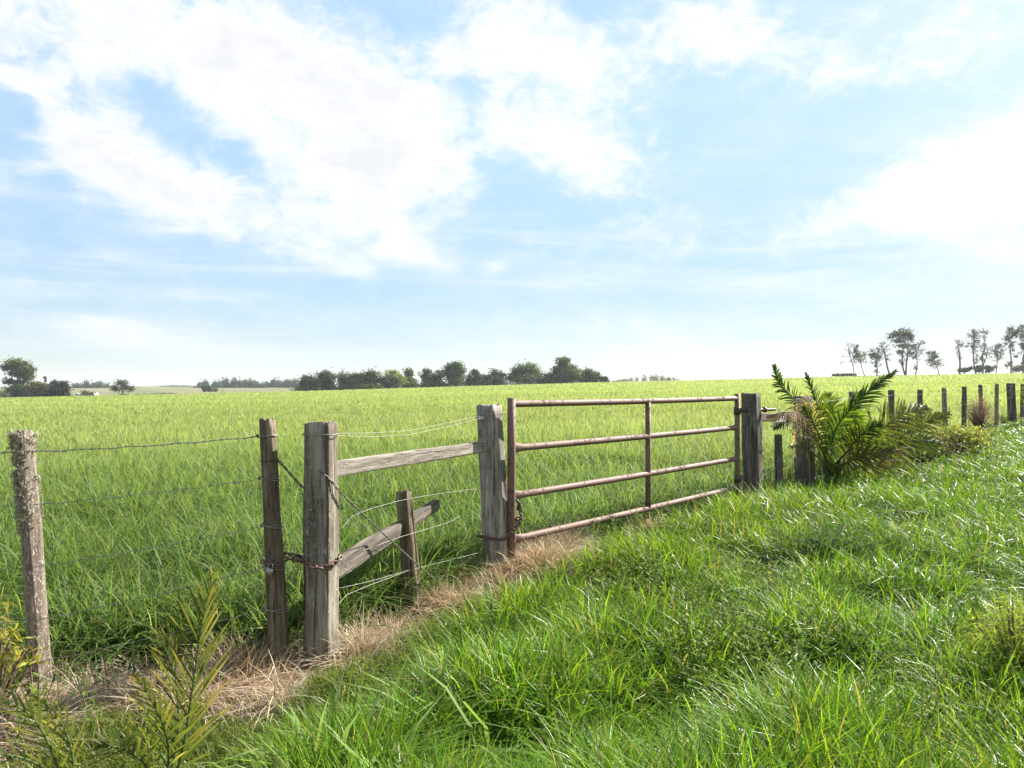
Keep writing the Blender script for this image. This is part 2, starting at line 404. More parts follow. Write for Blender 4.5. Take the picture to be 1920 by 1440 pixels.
# ------------------------------------------------------------------ ground
def build_ground():
    rs = np.concatenate([[0.0], np.geomspace(.5, 3600, 170)]); na = 480
    th = np.arange(na) / na * 2 * np.pi
    X = np.outer(rs[1:], np.sin(th)).ravel(); Y = np.outer(rs[1:], np.cos(th)).ravel()
    X = np.concatenate([[0], X]); Y = np.concatenate([[0], Y]); Z = terrain(X, Y)
    r = np.hypot(X, Y); n = len(X)
    verge = np.array([.028, .034, .012]); soil = np.array([.07, .06, .032]); fieldc = np.array([.28, .33, .12])
    past = np.array([.13, .16, .075]); tan = np.array([.22, .20, .125])
    C = np.tile(verge, (n, 1)) * (.6 + .8 * fbm(X * 2, Y * 2, 5))[:, None]  # verge ground coloured dark to deepen the shade painted between the blades
    infield = (Y > fence_y(X)) & (Y > 0)
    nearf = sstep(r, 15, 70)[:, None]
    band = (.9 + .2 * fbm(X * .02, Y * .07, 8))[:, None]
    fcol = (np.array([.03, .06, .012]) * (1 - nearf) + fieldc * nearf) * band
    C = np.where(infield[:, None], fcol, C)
    dm = dry_mask(X, Y)[:, None]; C = C * (1 - dm) + np.array([.24, .19, .13]) * dm
    far = (Y > 300 + 6 * (vnoise(X * .02, Y * 0 + 1, 2) - .5))
    u = X / np.maximum(Y, 1)
    f1 = sstep(fbm(u * 14, np.log(np.maximum(Y, 1)) * 7, 21), .42, .6)[:, None]
    fc = past * (1 - f1) + tan * f1 * .8 + np.array([.10, .14, .05]) * f1 * .2
    C = np.where(far[:, None], fc, C)
    q = [(1 + i * na + j, 1 + i * na + (j + 1) % na, 1 + (i + 1) * na + (j + 1) % na, 1 + (i + 1) * na + j) for i in range(len(rs) - 2) for j in range(na)]
    q = np.array(q); q = q[:, ::-1]
    tri = np.concatenate([q[:, [0, 1, 2]], q[:, [0, 2, 3]], [(0, 1 + (j + 1) % na, 1 + j) for j in range(na)]])
    m = bpy.data.materials.new('ground_cover'); m.use_nodes = True; T = NT(m.node_tree); p = T.n['Principled BSDF']
    a = T.new('ShaderNodeAttribute', attribute_name='Col').outputs['Color']; v = T.new('ShaderNodeTexCoord').outputs['Object']
    n1 = T.noise(v, 9, 6, .65)
    T.link(T.mix(1.0, a, T.mix(n1, (.55, .55, .55, 1), (1.25, 1.2, 1.1, 1)), 'MULTIPLY'), p.inputs['Base Color'])
    p.inputs['Roughness'].default_value = .95; p.inputs['Specular IOR Level'].default_value = .1
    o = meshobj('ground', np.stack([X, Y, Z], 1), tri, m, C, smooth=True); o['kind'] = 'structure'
build_ground()


# ------------------------------------------------------------------ fence posts
def post(name, foot, top, w, d, rotz, mat, round_=False, seed=0, rough=1.0, bottom=None, slope=.0, cracks=4, mix_sq=None):
    """weathered post: grooved prism from foot (buried) to top; w,d full widths; origin at its foot"""
    rs = np.random.default_rng(seed); k = 72; foot = Vector(foot); top = Vector(top)
    ax = top - foot; H = ax.length; nz = max(24, int(H / .05))
    th = np.arange(k) / k * 2 * np.pi
    ex = 2.0 if round_ else 5.5
    cx = np.sign(np.cos(th)) * np.abs(np.cos(th)) ** (2 / ex); sy = np.sign(np.sin(th)) * np.abs(np.sin(th)) ** (2 / ex)
    crk = [(rs.uniform(0, 2 * np.pi), rs.uniform(.05, .12), rs.uniform(.0, .6), rs.uniform(.5, 1.1), rs.uniform(.10, .22)) for _ in range(cracks)]
    V = []
    bot = bottom or 1.08
    zs = np.linspace(-.25 / H, 1, nz)
    for t in zs:
        s = lerp(bot, 1.0, max(0, t)) * (1 + .02 * math.sin(t * 9 + seed))
        a = th * 1.0
        g = (vnoise(a * 7.0, np.full(k, t * H * 2.0), seed) - .5) * .07 * rough + (vnoise(a * 2.2, np.full(k, t * H * 4.0), seed + 5) - .5) * .08 * rough
        for (ac, wd, t0, t1, dp) in crk:
            if t0 - .08 < t < t1:
                da = np.abs((a - ac - .05 * math.sin(t * 12) + np.pi) % (2 * np.pi) - np.pi)
                g = g - dp * np.exp(-(da / wd) ** 2) * min(1, (t - t0 + .08) / .12)
        sc = s * (1 + g)
        x = cx * w / 2 * sc; y = sy * d / 2 * sc
        z = np.full(k, t * H)
        if t == zs[-1]: z = z + (x * slope) + (vnoise(a * 4, a * 0 + 3, seed) - .5) * .02 * rough
        V.append(np.stack([x, y, z], 1))
    # worn top: a slightly inset ring, then a centre
    topr = V[-1].copy(); topr[:, :2] *= .86; topr[:, 2] += .004 + (rs.random(k) - .5) * .008; V.append(topr)
    nzr = len(V); V = np.concatenate(V + [np.array([[0, 0, topr[:, 2].mean()]])])
    q = [(i * k + j, i * k + (j + 1) % k, (i + 1) * k + (j + 1) % k, (i + 1) * k + j) for i in range(nzr - 1) for j in range(k)]
    q = np.array(q); tri = np.concatenate([q[:, [0, 1, 2]], q[:, [0, 2, 3]], [((nzr - 1) * k + j, (nzr - 1) * k + (j + 1) % k, nzr * k) for j in range(k)]])
    c, s_ = math.cos(rotz), math.sin(rotz)
    V = np.stack([V[:, 0] * c - V[:, 1] * s_, V[:, 0] * s_ + V[:, 1] * c, V[:, 2]], 1)
    V[:, 0] += ax.x * V[:, 2] / H; V[:, 1] += ax.y * V[:, 2] / H
    o = meshobj(name, V, tri, mat, None, None, True, tuple(foot))
    return o

def foot_at(px, Y, dz=0.0):
    x = (px - CX) / F * Y; return Vector((x, Y, tz(x, Y) + dz))

P_LICH = post('fence_post', foot_at(82, 4.13), at(45, 811, 4.13), .080, .076, R(-28), W_LICH, seed=2, rough=1.3, slope=.1, bottom=1.12)
tag(P_LICH, 'lichen crusted square fence post leaning left in the foreground, tufts of lichen at its top', 'fence post')
P_ROUND = post('fence_post', foot_at(526, 4.42), at(501, 788, 4.42), .088, .088, 0, W_BROWN, round_=True, seed=5, rough=1.3, bottom=1.35)
tag(P_ROUND, 'thin round brown fence post with padlock and chain, beside the thick grey post', 'fence post')
P_BIG = post('fence_post', foot_at(604, 4.5), at(602, 794, 4.5), .165, .155, R(-13), W_GREY, seed=9, rough=.9, slope=.05)
tag(P_BIG, 'thickest square grey wooden post with a chain round it, left end of the wooden rail', 'fence post')
P_GATE = post('fence_post', foot_at(937, 6.5), at(916, 761, 6.5), .185, .165, R(-29), W_PALE, seed=12, rough=1.0, bottom=1.2, cracks=6)
tag(P_GATE, 'silvery weathered wooden post at the chained end of the metal gate', 'fence post')
P_HINGE = post('fence_post', foot_at(1412, 10.12), at(1408, 738, 10.12), .215, .215, R(-40), W_DARK, seed=15, rough=.7, slope=-.05, bottom=1.05)
tag(P_HINGE, 'dark wooden hinge post with an iron bolt at the right end of the metal gate', 'fence post')
P_STAKE = post('wooden_stake', foot_at(777, 5.5), at(757, 923, 5.5), .098, .08, R(-30), W_BROWN, seed=18, rough=1.5, slope=.2, bottom=1.25)
tag(P_STAKE, 'short leaning brown stake between the two posts joined by the rail', 'stake')
P_STUB = post('wooden_stake', foot_at(1461, 11.0), at(1459, 816, 11.0), .10, .09, R(-35), W_DARK, seed=21, rough=1.2)
tag(P_STUB, 'short dark stake standing under the palm between hinge post and thick post', 'stake')
P_STRAIN = post('fence_post', foot_at(1509, 11.7), at(1505, 744, 11.7), .24, .22, R(-40), W_DARK, seed=24, rough=1.2, bottom=1.12)
tag(P_STRAIN, 'thick dark post left of the palm with a pale dead palm husk on its top', 'fence post')

RIGHT = [(1604, 735, 13.6, .19, 'squat dark post top showing behind the upper palm fronds'),
         (1671, 732, 15.4, .11, 'thin grey post directly above the broad drooping palm frond'),
         (1725, 731, 17.3, .11, 'thin grey post at the tip of the broad drooping palm frond'),
         (1770, 728, 19.25, .11, 'thin grey post just right of the palm, nearest one clear of its fronds'),
         (1808, 725, 21.2, .12, 'tall dark post immediately left of the brown dead bush'),
         (1838, 722, 23.0, .11, 'thin post rising behind the brown dead bush'),
         (1869, 720, 25.4, .11, 'thin post between the brown dead bush and the far thick post'),
         (1895, 719, 27.6, .27, 'far thick grey post near the right edge of the photo'),
         (1917, 720, 30.0, .12, 'thin post farthest along the fence, at the right edge of the photo')]
for i, (px, ty, Y, w, lab) in enumerate(RIGHT):
    o = post('fence_post', foot_at(px + (3 if i % 2 else -1), Y), at(px, ty, Y), w, w * .9, R(-40 + i * 7 % 15), W_DARK if i % 3 else W_GREY, seed=30 + i, rough=1.0, cracks=2)
    tag(o, lab, 'fence post', 'posts of the wire fence beyond the gate')

def lichen_tufts(parent, foot, top, n, tmin, w, sx):
    b = MB(); foot = Vector(foot); top = Vector(top)
    t = 1 - (1 - tmin) * rng.random(n) ** 1.4
    side = rng.random(n)
    ang = np.where(side < .6, rng.normal(R(-135), .9, n), rng.uniform(0, 6.28, n))
    P = np.array([list(foot.lerp(top, a)) for a in t]); rad = w * .55
    h = np.stack([np.cos(ang), np.sin(ang), np.zeros(n)], 1); P = P + h * rad
    m = 7
    P2 = np.repeat(P, m, 0); h2 = np.repeat(h, m, 0)
    D = h2 * .7 + rng.normal(0, .8, (n * m, 3)); D /= np.linalg.norm(D, axis=1)[:, None]
    sd = np.cross(D, rng.normal(size=(n * m, 3))); sd /= np.linalg.norm(sd, axis=1)[:, None]
    G = rng.normal(0, .5, (n * m, 3))
    b.blades(P2, D, G, sd, rng.uniform(.008, .022, n * m), rng.uniform(.003, .006, n * m), pal(n * m, [(.20, .19, .14), (.28, .26, .19), (.36, .35, .27)]), pal(n * m, [(.42, .41, .32), (.34, .33, .24)]))
    o = b.build('lichen', M_DRY); o.parent = parent; o.matrix_parent_inverse = Matrix.Translation(parent.location).inverted()
    return o
lichen_tufts(P_LICH, foot_at(82, 4.13), at(45, 811, 4.13), 420, .62, .105, 0)

def plank(name, a, b, h, d, mat, seed=0, lab='', cat='rail', taper=1.0, rag=0.0):
    """rail or log lying between two points, long axis modelled along local z so that the grain follows it"""
    a = Vector(a); b = Vector(b); L = (b - a).length
    o = post(name, (0, 0, 0), (0, 0, L), d, h, 0, mat, seed=seed, rough=.7 + rag, cracks=3, bottom=taper)
    zax = (b - a).normalized(); up = Vector((0, 0, 1)); xax = up.cross(zax).normalized(); yax = zax.cross(xax)
    o.matrix_world = Matrix(((xax.x, yax.x, zax.x, a.x), (xax.y, yax.y, zax.y, a.y), (xax.z, yax.z, zax.z, a.z), (0, 0, 0, 1)))
    return tag(o, lab, cat)
plank('fence_rail', at(655, 875, 4.75), at(903, 838, 6.38), .098, .045, W_PALE, 41, 'pale weathered rail joining the thick grey post to the silvery gate post', 'rail')
plank('fallen_log', at(655, 1050, 4.74), at(818, 946, 6.15), .082, .06, W_DARK, 43, 'broken brown timber slanting up behind the short leaning stake', 'log', 1.35, 1.6)
plank('fence_rail', at(1428, 782, 10.4), at(1500, 784, 11.65), .12, .06, W_BROWN, 45, 'brown rail from the dark hinge post to the thick post beside the palm', 'rail')


# ------------------------------------------------------------------ gate
def build_gate():
    A = Vector((-.005, 6.47, 0)); Bp = Vector((2.985, 9.9, 0)); D = (Bp - A).normalized()
    zt = [1.465, 1.08, .668, .288]
    root = empty('metal_gate', (A.x, A.y, 0))
    tag(root, 'rusty brown tubular metal field gate with four bars, closed between two wooden posts', 'gate')
    def part(name, b, mat=M_GATE):
        o = b.build(name, mat, None, True); o.parent = root; o.matrix_parent_inverse = Matrix.Translation(root.location).inverted(); return o
    def P(s, z, off=0): p = A + D * s; return (p.x + D.y * off, p.y - D.x * off, z)
    L = (Bp - A).length; Lm = L * .5
    b = MB(); b.tube([P(0, .08), P(0, .5), P(0, 1.0), P(0, 1.515)], .036, k=16); part('end_tube', b)
    b = MB(); b.tube([P(L, .06), P(L, .6), P(L, 1.0), P(L, 1.525)], .034, k=14); part('end_tube', b)
    b = MB(); b.tube([P(Lm, .26), P(Lm, .8), P(Lm, 1.47)], .030, k=14); part('middle_tube', b)
    for i, z in enumerate(zt):
        b = MB(); n = 40; ss = np.linspace(.02, L - .02, n); k = 18
        ss = np.concatenate([np.linspace(.02, .3, 10), ss[(ss > .3) & (ss < L - .3)], np.linspace(L - .3, L - .02, 10)])
        th = np.arange(k) / k * 2 * np.pi; V = []
        for s in ss:
            e = max(0, 1 - s / .17); e2 = max(0, 1 - (L - s) / .17)
            f = max(e, e2) ** 1.5 * (0 if i == 0 else 1)
            rv = .031 * (1 + .75 * f); rh = .031 * (1 - .65 * f); sag = -.006 * math.sin(s / L * math.pi)
            c = P(s, z + sag)
            for a in th: V.append((c[0] + D.y * math.cos(a) * rh, c[1] - D.x * math.cos(a) * rh, c[2] + math.sin(a) * rv))
        m = len(ss)
        q = [(u * k + j, u * k + (j + 1) % k, (u + 1) * k + (j + 1) % k, (u + 1) * k + j) for u in range(m - 1) for j in range(k)]
        b.add(V, q, (.2, .1, .1)); part('bar', b)
    # hinge: collars round the end tube, and an eye on the bolt that goes through the post
    for z in (1.30, .40):
        b = MB(); b.tube([P(L, z - .05), P(L, z + .05)], .045, k=14)
        b.tube([P(L + .02, z), P(L + .09, z)], [.04, .026], k=10); b.tube([P(L + .09, z - .03), P(L + .09, z + .04)], .03, k=10); part('hinge', b, M_IRON)
    # chain plate at the closing end
    b = MB(); b.tube([P(.03, .64, .02), P(.07, .60, .03), P(.05, .54, .03)], .012, k=8); part('chain_eye', b, M_IRON)
    b = MB(); hx = 3.267; b.tube([(hx - .20, 10.02, 1.30), (hx, 10.10, 1.305), (hx + .33, 10.20, 1.31)], .019, k=10)
    b.tube([(hx + .155, 10.15, 1.307), (hx + .185, 10.158, 1.308)], .042, k=6); o = b.build('hinge_bolt', M_IRON, None, True)
    tag(o, 'dark iron bolt sticking out through the hinge post, nut on its right side', 'bolt')
build_gate()


# ------------------------------------------------------------------ wires, chains, padlock
def strand(b, pts, r=.0019, hel=.0028, pitch=.07, n=60, twist=True, c=(.4, .4, .4)):
    P = np.array([list(p) for p in pts]); s = np.concatenate([[0], np.cumsum(np.linalg.norm(np.diff(P, axis=0), axis=1))])
    n = max(n, int(s[-1] / .03)) if twist else max(14, int(s[-1] / .1)); t = np.linspace(0, s[-1], n)
    Q = np.stack([np.interp(t, s, P[:, i]) for i in range(3)], 1)
    if not twist: b.tube(Q, r, c, 5); return Q
    d = P[-1] - P[0]; d /= np.linalg.norm(d); a = np.cross(d, (0, 0, 1.0)); a /= np.linalg.norm(a); e = np.cross(a, d)
    for k in (0, np.pi):
        ph = t / pitch * 2 * np.pi + k
        b.tube(Q + hel * (np.cos(ph)[:, None] * a + np.sin(ph)[:, None] * e), r, c, 5)
    return Q
def sagged(a, c, sag, n=14):
    a = Vector(a); c = Vector(c); return [a.lerp(c, i / n) - Vector((0, 0, sag * 4 * (i / n) * (1 - i / n))) + Vector((0, 0, .004 * math.sin(i * 2.3))) for i in range(n + 1)]
def barbs(b, Q, step=.13, r=.0014, ln=.013):
    L = np.linalg.norm(np.diff(Q, axis=0), axis=1).sum(); m = int(L / step)
    for i in range(m):
        p = Q[int((i + .5) / m * (len(Q) - 1))]
        for _ in range(2):
            d = rng.normal(size=3); d /= np.linalg.norm(d); b.tube([p - d * ln, p + d * ln], r, (.4, .4, .4), 4)
def loop(b, cx, cy, z, r, rr=.002, tilt=0.0, squeeze=1.0, n=24):
    pts = [(cx + r * math.cos(a), cy + r * squeeze * math.sin(a), z + tilt * math.cos(a)) for a in np.linspace(0, 2 * math.pi, n)]
    b.tube(pts, rr, (.4, .4, .4), 5, cap=False)

# left span: lichen post -> round post, and on to the left beyond the picture
def along(postpair, z):
    f, t = postpair; k = (z - f.z) / (t.z - f.z); return f.lerp(t, k)
LP = (foot_at(82, 4.13), at(45, 811, 4.13)); RP = (foot_at(526, 4.42), at(501, 788, 4.42))
BP = (foot_at(604, 4.5), at(602, 794, 4.5)); GP = (foot_at(937, 6.5), at(916, 761, 6.5))
left = [(846, 818, 'topmost twisted wire between the lichen crusted post and the round brown post', True),
        (945, 897, 'second wire down between the lichen crusted post and the round brown post', False),
        (1060, 985, 'third wire down between the lichen crusted post and the round brown post', False),
        (1158, 1062, 'fourth wire down, tied to the round brown post just below its padlock', False),
        (1235, 1140, 'lowest wire between the lichen crusted post and the round brown post', False)]
for i, (ya, yb, lab, brb) in enumerate(left):
    b = MB(); a = along(LP, at(60, ya, 4.13).z); a.y -= .045; a.x += .02
    c = along(RP, at(495, yb, 4.42).z); far = Vector((-6.4, 3.3, a.z - .03))
    rr = .0020 if i == 0 else .0014
    Q = strand(b, sagged(a, c + Vector((-.05, -.01, 0)), .012), rr, .003 if i == 0 else .0013, .09 if i == 0 else .14)
    Q2 = strand(b, sagged(far, a, .02), rr, .003 if i == 0 else .0013, .09)
    if brb: barbs(b, Q); barbs(b, Q2)
    rp = .052 + .008 * i * .4
    loop(b, c.x, c.y, c.z, rp, .0032, .006 if i == 0 else -.012, 1.0)
    loop(b, c.x, c.y, c.z + .006, rp + .001, .0026, .004)
    b.tube([c + Vector((-.055, -.01, -.008)), c + Vector((-.066, -.012, .006)), c + Vector((-.052, -.02, .012))], .006, (.3, .3, .3), 6)
    tag(b.build('fence_wire', M_WIRE, None, True, tuple(a)), lab, 'wire', 'wires of the left fence span')
# gate-side span: big post -> silvery post
mid = [([(604, 815, 4.42), (640, 817, 4.5), (700, 819, 4.85), (770, 815, 5.35), (840, 800, 5.95), (893, 786, 6.4), (912, 783, 6.38)], 'topmost loose double wire between the thick grey post and the silvery gate post', 1),
       ([(612, 994, 4.44), (640, 992, 4.5), (662, 966, 4.65), (700, 952, 4.9), (752, 938, 5.4), (800, 929, 5.8), (880, 918, 6.35), (915, 915, 6.38)], 'kinked second wire dipping from the thick grey post past the top of the leaning stake', 0),
       ([(612, 1052, 4.42), (650, 1043, 4.55), (700, 1025, 4.9), (752, 1006, 5.38), (790, 995, 5.6), (845, 978, 6.0), (862, 968, 6.15)], 'broken third wire lying along the brown timber behind the stake', 0),
       ([(615, 1098, 4.42), (640, 1102, 4.6), (700, 1088, 5.0), (770, 1068, 5.45), (862, 1045, 6.2), (915, 1032, 6.38)], 'fourth wire crossing the foot of the leaning stake', 0),
       ([(618, 1150, 4.42), (650, 1115, 4.7), (690, 1098, 5.0), (760, 1072, 5.45)], 'lowest slack wire from the thick grey post to the foot of the stake', 0)]
for i, (pts, lab, dbl) in enumerate(mid):
    def fdepth(px):
        u = (px - CX) / F; q = (1.17 + 4.46 * u) / (.97 - 1.99 * u); return 4.46 + 1.99 * q
    pts = [(p[0], p[1], p[2] if j in (0, len(pts) - 1) and p[0] > 900 or p[0] < 630 else fdepth(p[0]) - .03) for j, p in enumerate(pts)]
    b = MB(); W = [at(*p) for p in pts]
    strand(b, W, .0016, twist=False)
    if dbl:
        W2 = [at(p[0], p[1] - 7 * math.sin(j / (len(pts) - 1) * math.pi) - 1, p[2] + .012) for j, p in enumerate(pts)]
        strand(b, W2, .0014, twist=False)
        loop(b, BP[1].x, BP[1].y, W[0].z, .112, .003, 0, .95); loop(b, GP[1].x + .004, GP[1].y, W[-1].z + .01, .125, .0022, 0.02, .9)
    tag(b.build('fence_wire', M_WIRE, None, True, tuple(W[0])), lab, 'wire', 'wires between the thick grey post and the gate post')
# brace: thick twisted wire, two runs
b = MB(); W = [at(598, 882, 4.40), at(618, 897, 4.42), at(634, 918, 4.47), at(700, 982, 4.85), at(765, 1042, 5.25), at(815, 1086, 5.6)]
strand(b, W, .0030, .0042, .10); strand(b, [w + Vector((0, .02, -.012)) for w in W[1:]], .0018, .002, .2)
tag(b.build('brace_wire', M_WIREB, None, True, tuple(W[0])), 'thick twisted brace wire slanting from the thick grey post down past the stake', 'wire')
b = MB(); c = along(RP, at(510, 862, 4.42).z); W = [c + Vector((.055, -.01, 0)), at(530, 872, 4.42), at(552, 897, 4.44), at(573, 919, 4.45)]
strand(b, W, .004, .0045, .09); loop(b, c.x, c.y, c.z, .055, .0036, .006)
tag(b.build('brace_wire', M_WIREB, None, True, tuple(c)), 'short dark twisted wire hooking the round brown post to the thick grey post', 'wire')
for dz, yl in ((-.10, 'topmost'), (-.5, 'middle'), (-.88, 'lowest')):
    b = MB(); W = [at(1509, 744, 11.6) + Vector((0, -.1, dz))] + [at(px, ty, Y) + Vector((.02, -w * .5, dz)) for px, ty, Y, w, _ in RIGHT] + [Vector((27, 38.5, 1.8 + dz))]
    strand(b, W, .0019, twist=False)
    tag(b.build('fence_wire', M_WIREB, None, True, tuple(W[0])), yl + ' wire running along the thin posts beyond the palm', 'wire', 'wires of the fence beyond the gate')

def chain(name, pts, mat, lab, link=.05, r=.0052, wd=.016, jit=.25):
    P = np.array([list(p) for p in pts]); s = np.concatenate([[0], np.cumsum(np.linalg.norm(np.diff(P, axis=0), axis=1))])
    n = int(s[-1] / (link * .74)); b = MB()
    for i in range(n):
        f = lambda q: np.array([np.interp(q, s, P[:, j]) for j in range(3)])
        m = (i + .5) / n * s[-1]; c = f(m); d = f(min(m + .02, s[-1])) - f(max(m - .02, 0)); d /= np.linalg.norm(d)
        a = np.cross(d, (0, 0, 1.0)); a /= np.linalg.norm(a) + 1e-9; e = np.cross(a, d)
        ph = (0 if i % 2 else np.pi / 2) + rng.normal(0, jit) + .6; w = a * np.cos(ph) + e * np.sin(ph)
        pts2 = [c + d * (math.copysign(link / 2 - wd * .8, math.cos(t)) + wd * .8 * math.cos(t)) * 1.0 + w * wd * .72 * math.sin(t) for t in np.linspace(0, 2 * np.pi, 17)]
        b.tube(pts2, r, (.2, .1, .1), 6, cap=False)
    return tag(b.build(name, mat, None, True, tuple(pts[0])), lab, 'chain')
rc = along(RP, at(510, 1052, 4.42).z)
chain('chain', [at(497, 1052, 4.36), at(510, 1056, 4.345), at(522, 1056, 4.36), at(532, 1048, 4.42), at(552, 1048, 4.42), at(573, 1053, 4.385), at(583, 1060, 4.36), at(600, 1064, 4.375), at(618, 1062, 4.40), at(634, 1052, 4.455), at(640, 1044, 4.50), at(634, 1040, 4.62), at(600, 1040, 4.66), at(570, 1044, 4.56), at(555, 1042, 4.47), at(535, 1036, 4.47), at(523, 1042, 4.475), at(505, 1046, 4.48), at(494, 1050, 4.42)], M_CHAIN,
      'rusty chain looped round the thick grey post and the round brown post', .045, .0058, .016)
chain('chain', [at(976, 948, 6.40), at(977, 975, 6.37), at(970, 985, 6.36), at(958, 1000, 6.37), at(945, 1010, 6.36), at(930, 1011, 6.35), at(905, 1006, 6.40), at(897, 1004, 6.5), at(905, 1004, 6.62), at(940, 1002, 6.66), at(962, 990, 6.56), at(972, 970, 6.45)], M_CHAIN,
      'rusty chain tying the gate end tube to the silvery gate post', .05, .0066, .019)
root = empty('padlock', at(503, 1066, 4.33)); tag(root, 'small grey padlock hanging on the chain at the round brown post', 'padlock')
b = MB(); M = Matrix.Translation(at(506, 1071, 4.335)) @ Matrix.Rotation(R(14), 4, 'Y') @ Matrix.Rotation(R(-15), 4, 'Z')
b.box(0, 0, 0, .042, .02, .038, M=M); b.box(0, 0, .0, .036, .024, .032, M=M); b.box(0, -.001, 0, .030, .027, .04, M=M)
o = b.build('lock_body', M_STEEL); o.parent = root; o.matrix_parent_inverse = Matrix.Translation(root.location).inverted()
b = MB(); b.tube([M @ Vector((.014 * math.cos(t), 0, .018 + .03 * max(0, math.sin(t)) ** .6)) for t in np.linspace(0, math.pi, 14)], .0042, k=8)
o = b.build('shackle', M_STEEL, None, True); o.parent = root; o.matrix_parent_inverse = Matrix.Translation(root.location).inverted()


# ------------------------------------------------------------------ grass
def scatter(n, r0, r1, a0, a1, p=1.0):
    az = rng.uniform(a0, a1, n); r = r0 * (r1 / r0) ** rng.random(n)
    return r * np.sin(az), r * np.cos(az), r

def field_crop():
    x, y, r = scatter(560000, 3.9, 335, R(-56), R(47)); x2, y2, r2 = scatter(420000, 14, 150, R(-56), R(47)); x, y, r = np.r_[x, x2], np.r_[y, y2], np.r_[r, r2]
    edge = 300 + 5 * (vnoise(x * .05, y * 0, 2) - .5)
    gap = .12 + .16 * vnoise(x * 3, y * 3, 50)
    k = (y > fence_y(x) + gap) & (y < edge); k &= ~((np.abs(x + .9) < .35) & (y < 5.4) & (y > 4.6) & (rng.random(len(x)) < .55))
    x, y, r = x[k], y[k], r[k]; n = len(x)
    hn = fbm(x * .9, y * .9, 60); big = fbm(x * .12, y * .35, 63); patch = fbm(x * .018, y * .12, 65)
    thin = rng.random(n) < np.clip(.45 + 1.4 * (hn - .25), .3, 1); x, y, r, hn, big, patch = (v[thin] for v in (x, y, r, hn, big, patch)); n = len(x)
    L = (.50 + .30 * (hn - .5) + .16 * (big - .5)) * (1 + rng.uniform(-.38, .26, n) * (1 - .7 * sstep(r, 8, 30)))
    ramp = sstep(y - fence_y(x), 0.0, .7); L *= .62 + .38 * ramp
    W = np.maximum(rng.uniform(.006, .0135, n), .66 * r / 747 * rng.uniform(.8, 1.2, n))
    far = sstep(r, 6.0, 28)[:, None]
    c0 = pal(n, [(.024, .062, .013), (.032, .078, .015), (.020, .054, .013)], .15)  # near blades darker at the foot, painting the shade deep in the crop
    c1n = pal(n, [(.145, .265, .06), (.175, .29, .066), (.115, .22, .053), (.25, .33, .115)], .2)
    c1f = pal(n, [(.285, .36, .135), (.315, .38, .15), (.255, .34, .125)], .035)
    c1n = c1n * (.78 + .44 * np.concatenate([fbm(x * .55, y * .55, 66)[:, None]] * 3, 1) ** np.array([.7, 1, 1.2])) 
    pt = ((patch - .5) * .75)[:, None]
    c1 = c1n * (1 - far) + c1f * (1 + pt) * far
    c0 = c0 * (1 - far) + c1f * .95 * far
    # sparse pale flower heads and drying tips
    ht = rng.random(n) < .025 * (r < 16); c1[ht] = pal(ht.sum(), [(.24, .24, .10), (.30, .27, .15)], .15)
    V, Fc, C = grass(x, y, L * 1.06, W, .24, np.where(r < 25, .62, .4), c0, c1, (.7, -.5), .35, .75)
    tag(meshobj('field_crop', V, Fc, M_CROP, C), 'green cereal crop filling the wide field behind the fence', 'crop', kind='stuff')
field_crop()

def verge_grass():
    x, y, r = scatter(760000, 1.75, 46, R(-58), R(58))
    k = y < fence_y(x) - .02; x, y, r = x[k], y[k], r[k]
    tm = tall_mask(x, y); dm = dry_mask(x, y)
    keep = rng.random(len(x)) < (tm * (1 - .90 * np.clip(dm, 0, 1)) + .9 * (1 - tm) * (1 - .82 * dm))
    x, y, r, tm, dm = (v[keep] for v in (x, y, r, tm, dm))
    hn = fbm(x * 1.6, y * 1.6, 70); h2 = fbm(x * .45, y * .45, 72); cl = vnoise(x * 5, y * 5, 74)
    thin = rng.random(len(x)) < np.clip(.10 + 2.6 * (hn - .30) + .9 * (cl - .4), .05, 1)
    x, y, r, tm, dm, hn, h2 = (v[thin] for v in (x, y, r, tm, dm, hn, h2)); n = len(x)
    L = (.31 + .62 * (hn - .45) + .24 * (h2 - .5)) * rng.uniform(.5, 1.3, n)
    L = np.clip(L, .07, .56) * (.38 + .62 * tm)
    L *= 1 - .25 * sstep(r, 9, 22)
    L *= .6 + .4 * sstep(fence_y(x) - y, 0, .9)
    W = np.maximum(rng.uniform(.004, .0105, n) * (.6 + .4 * tm), .62 * r / 747 * rng.uniform(.7, 1.3, n))
    c0 = pal(n, [(.024, .058, .007), (.034, .074, .008), (.040, .072, .010)], .18)  # dark blade bases put the shade of the grass hollows into the colour
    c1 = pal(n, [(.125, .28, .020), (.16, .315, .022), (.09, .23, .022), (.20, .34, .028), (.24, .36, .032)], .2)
    wide = rng.random(n) < .05; W[wide] *= 1.9; L[wide] *= .85
    warm = sstep(h2, .45, .75)[:, None]; c1 = c1 * (1 - warm * .5) + c1 * np.array([1.45, 1.12, .9]) * warm * .5
    ol = ((1 - tm) * .6)[:, None]; c1 = c1 * (1 - ol) + pal(n, [(.16, .165, .05), (.20, .175, .07), (.11, .14, .04)], .2) * ol
    dd = rng.random(n) < .055 * (.4 + 1.2 * fbm(x * 1.1, y * 1.1, 77)); c1[dd] = pal(dd.sum(), [(.32, .27, .14), (.26, .24, .10)], .2); c0[dd] = c1[dd] * .7
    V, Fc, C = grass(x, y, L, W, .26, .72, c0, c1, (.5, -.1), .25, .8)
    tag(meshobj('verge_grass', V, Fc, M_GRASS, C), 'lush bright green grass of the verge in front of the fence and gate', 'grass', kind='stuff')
verge_grass()

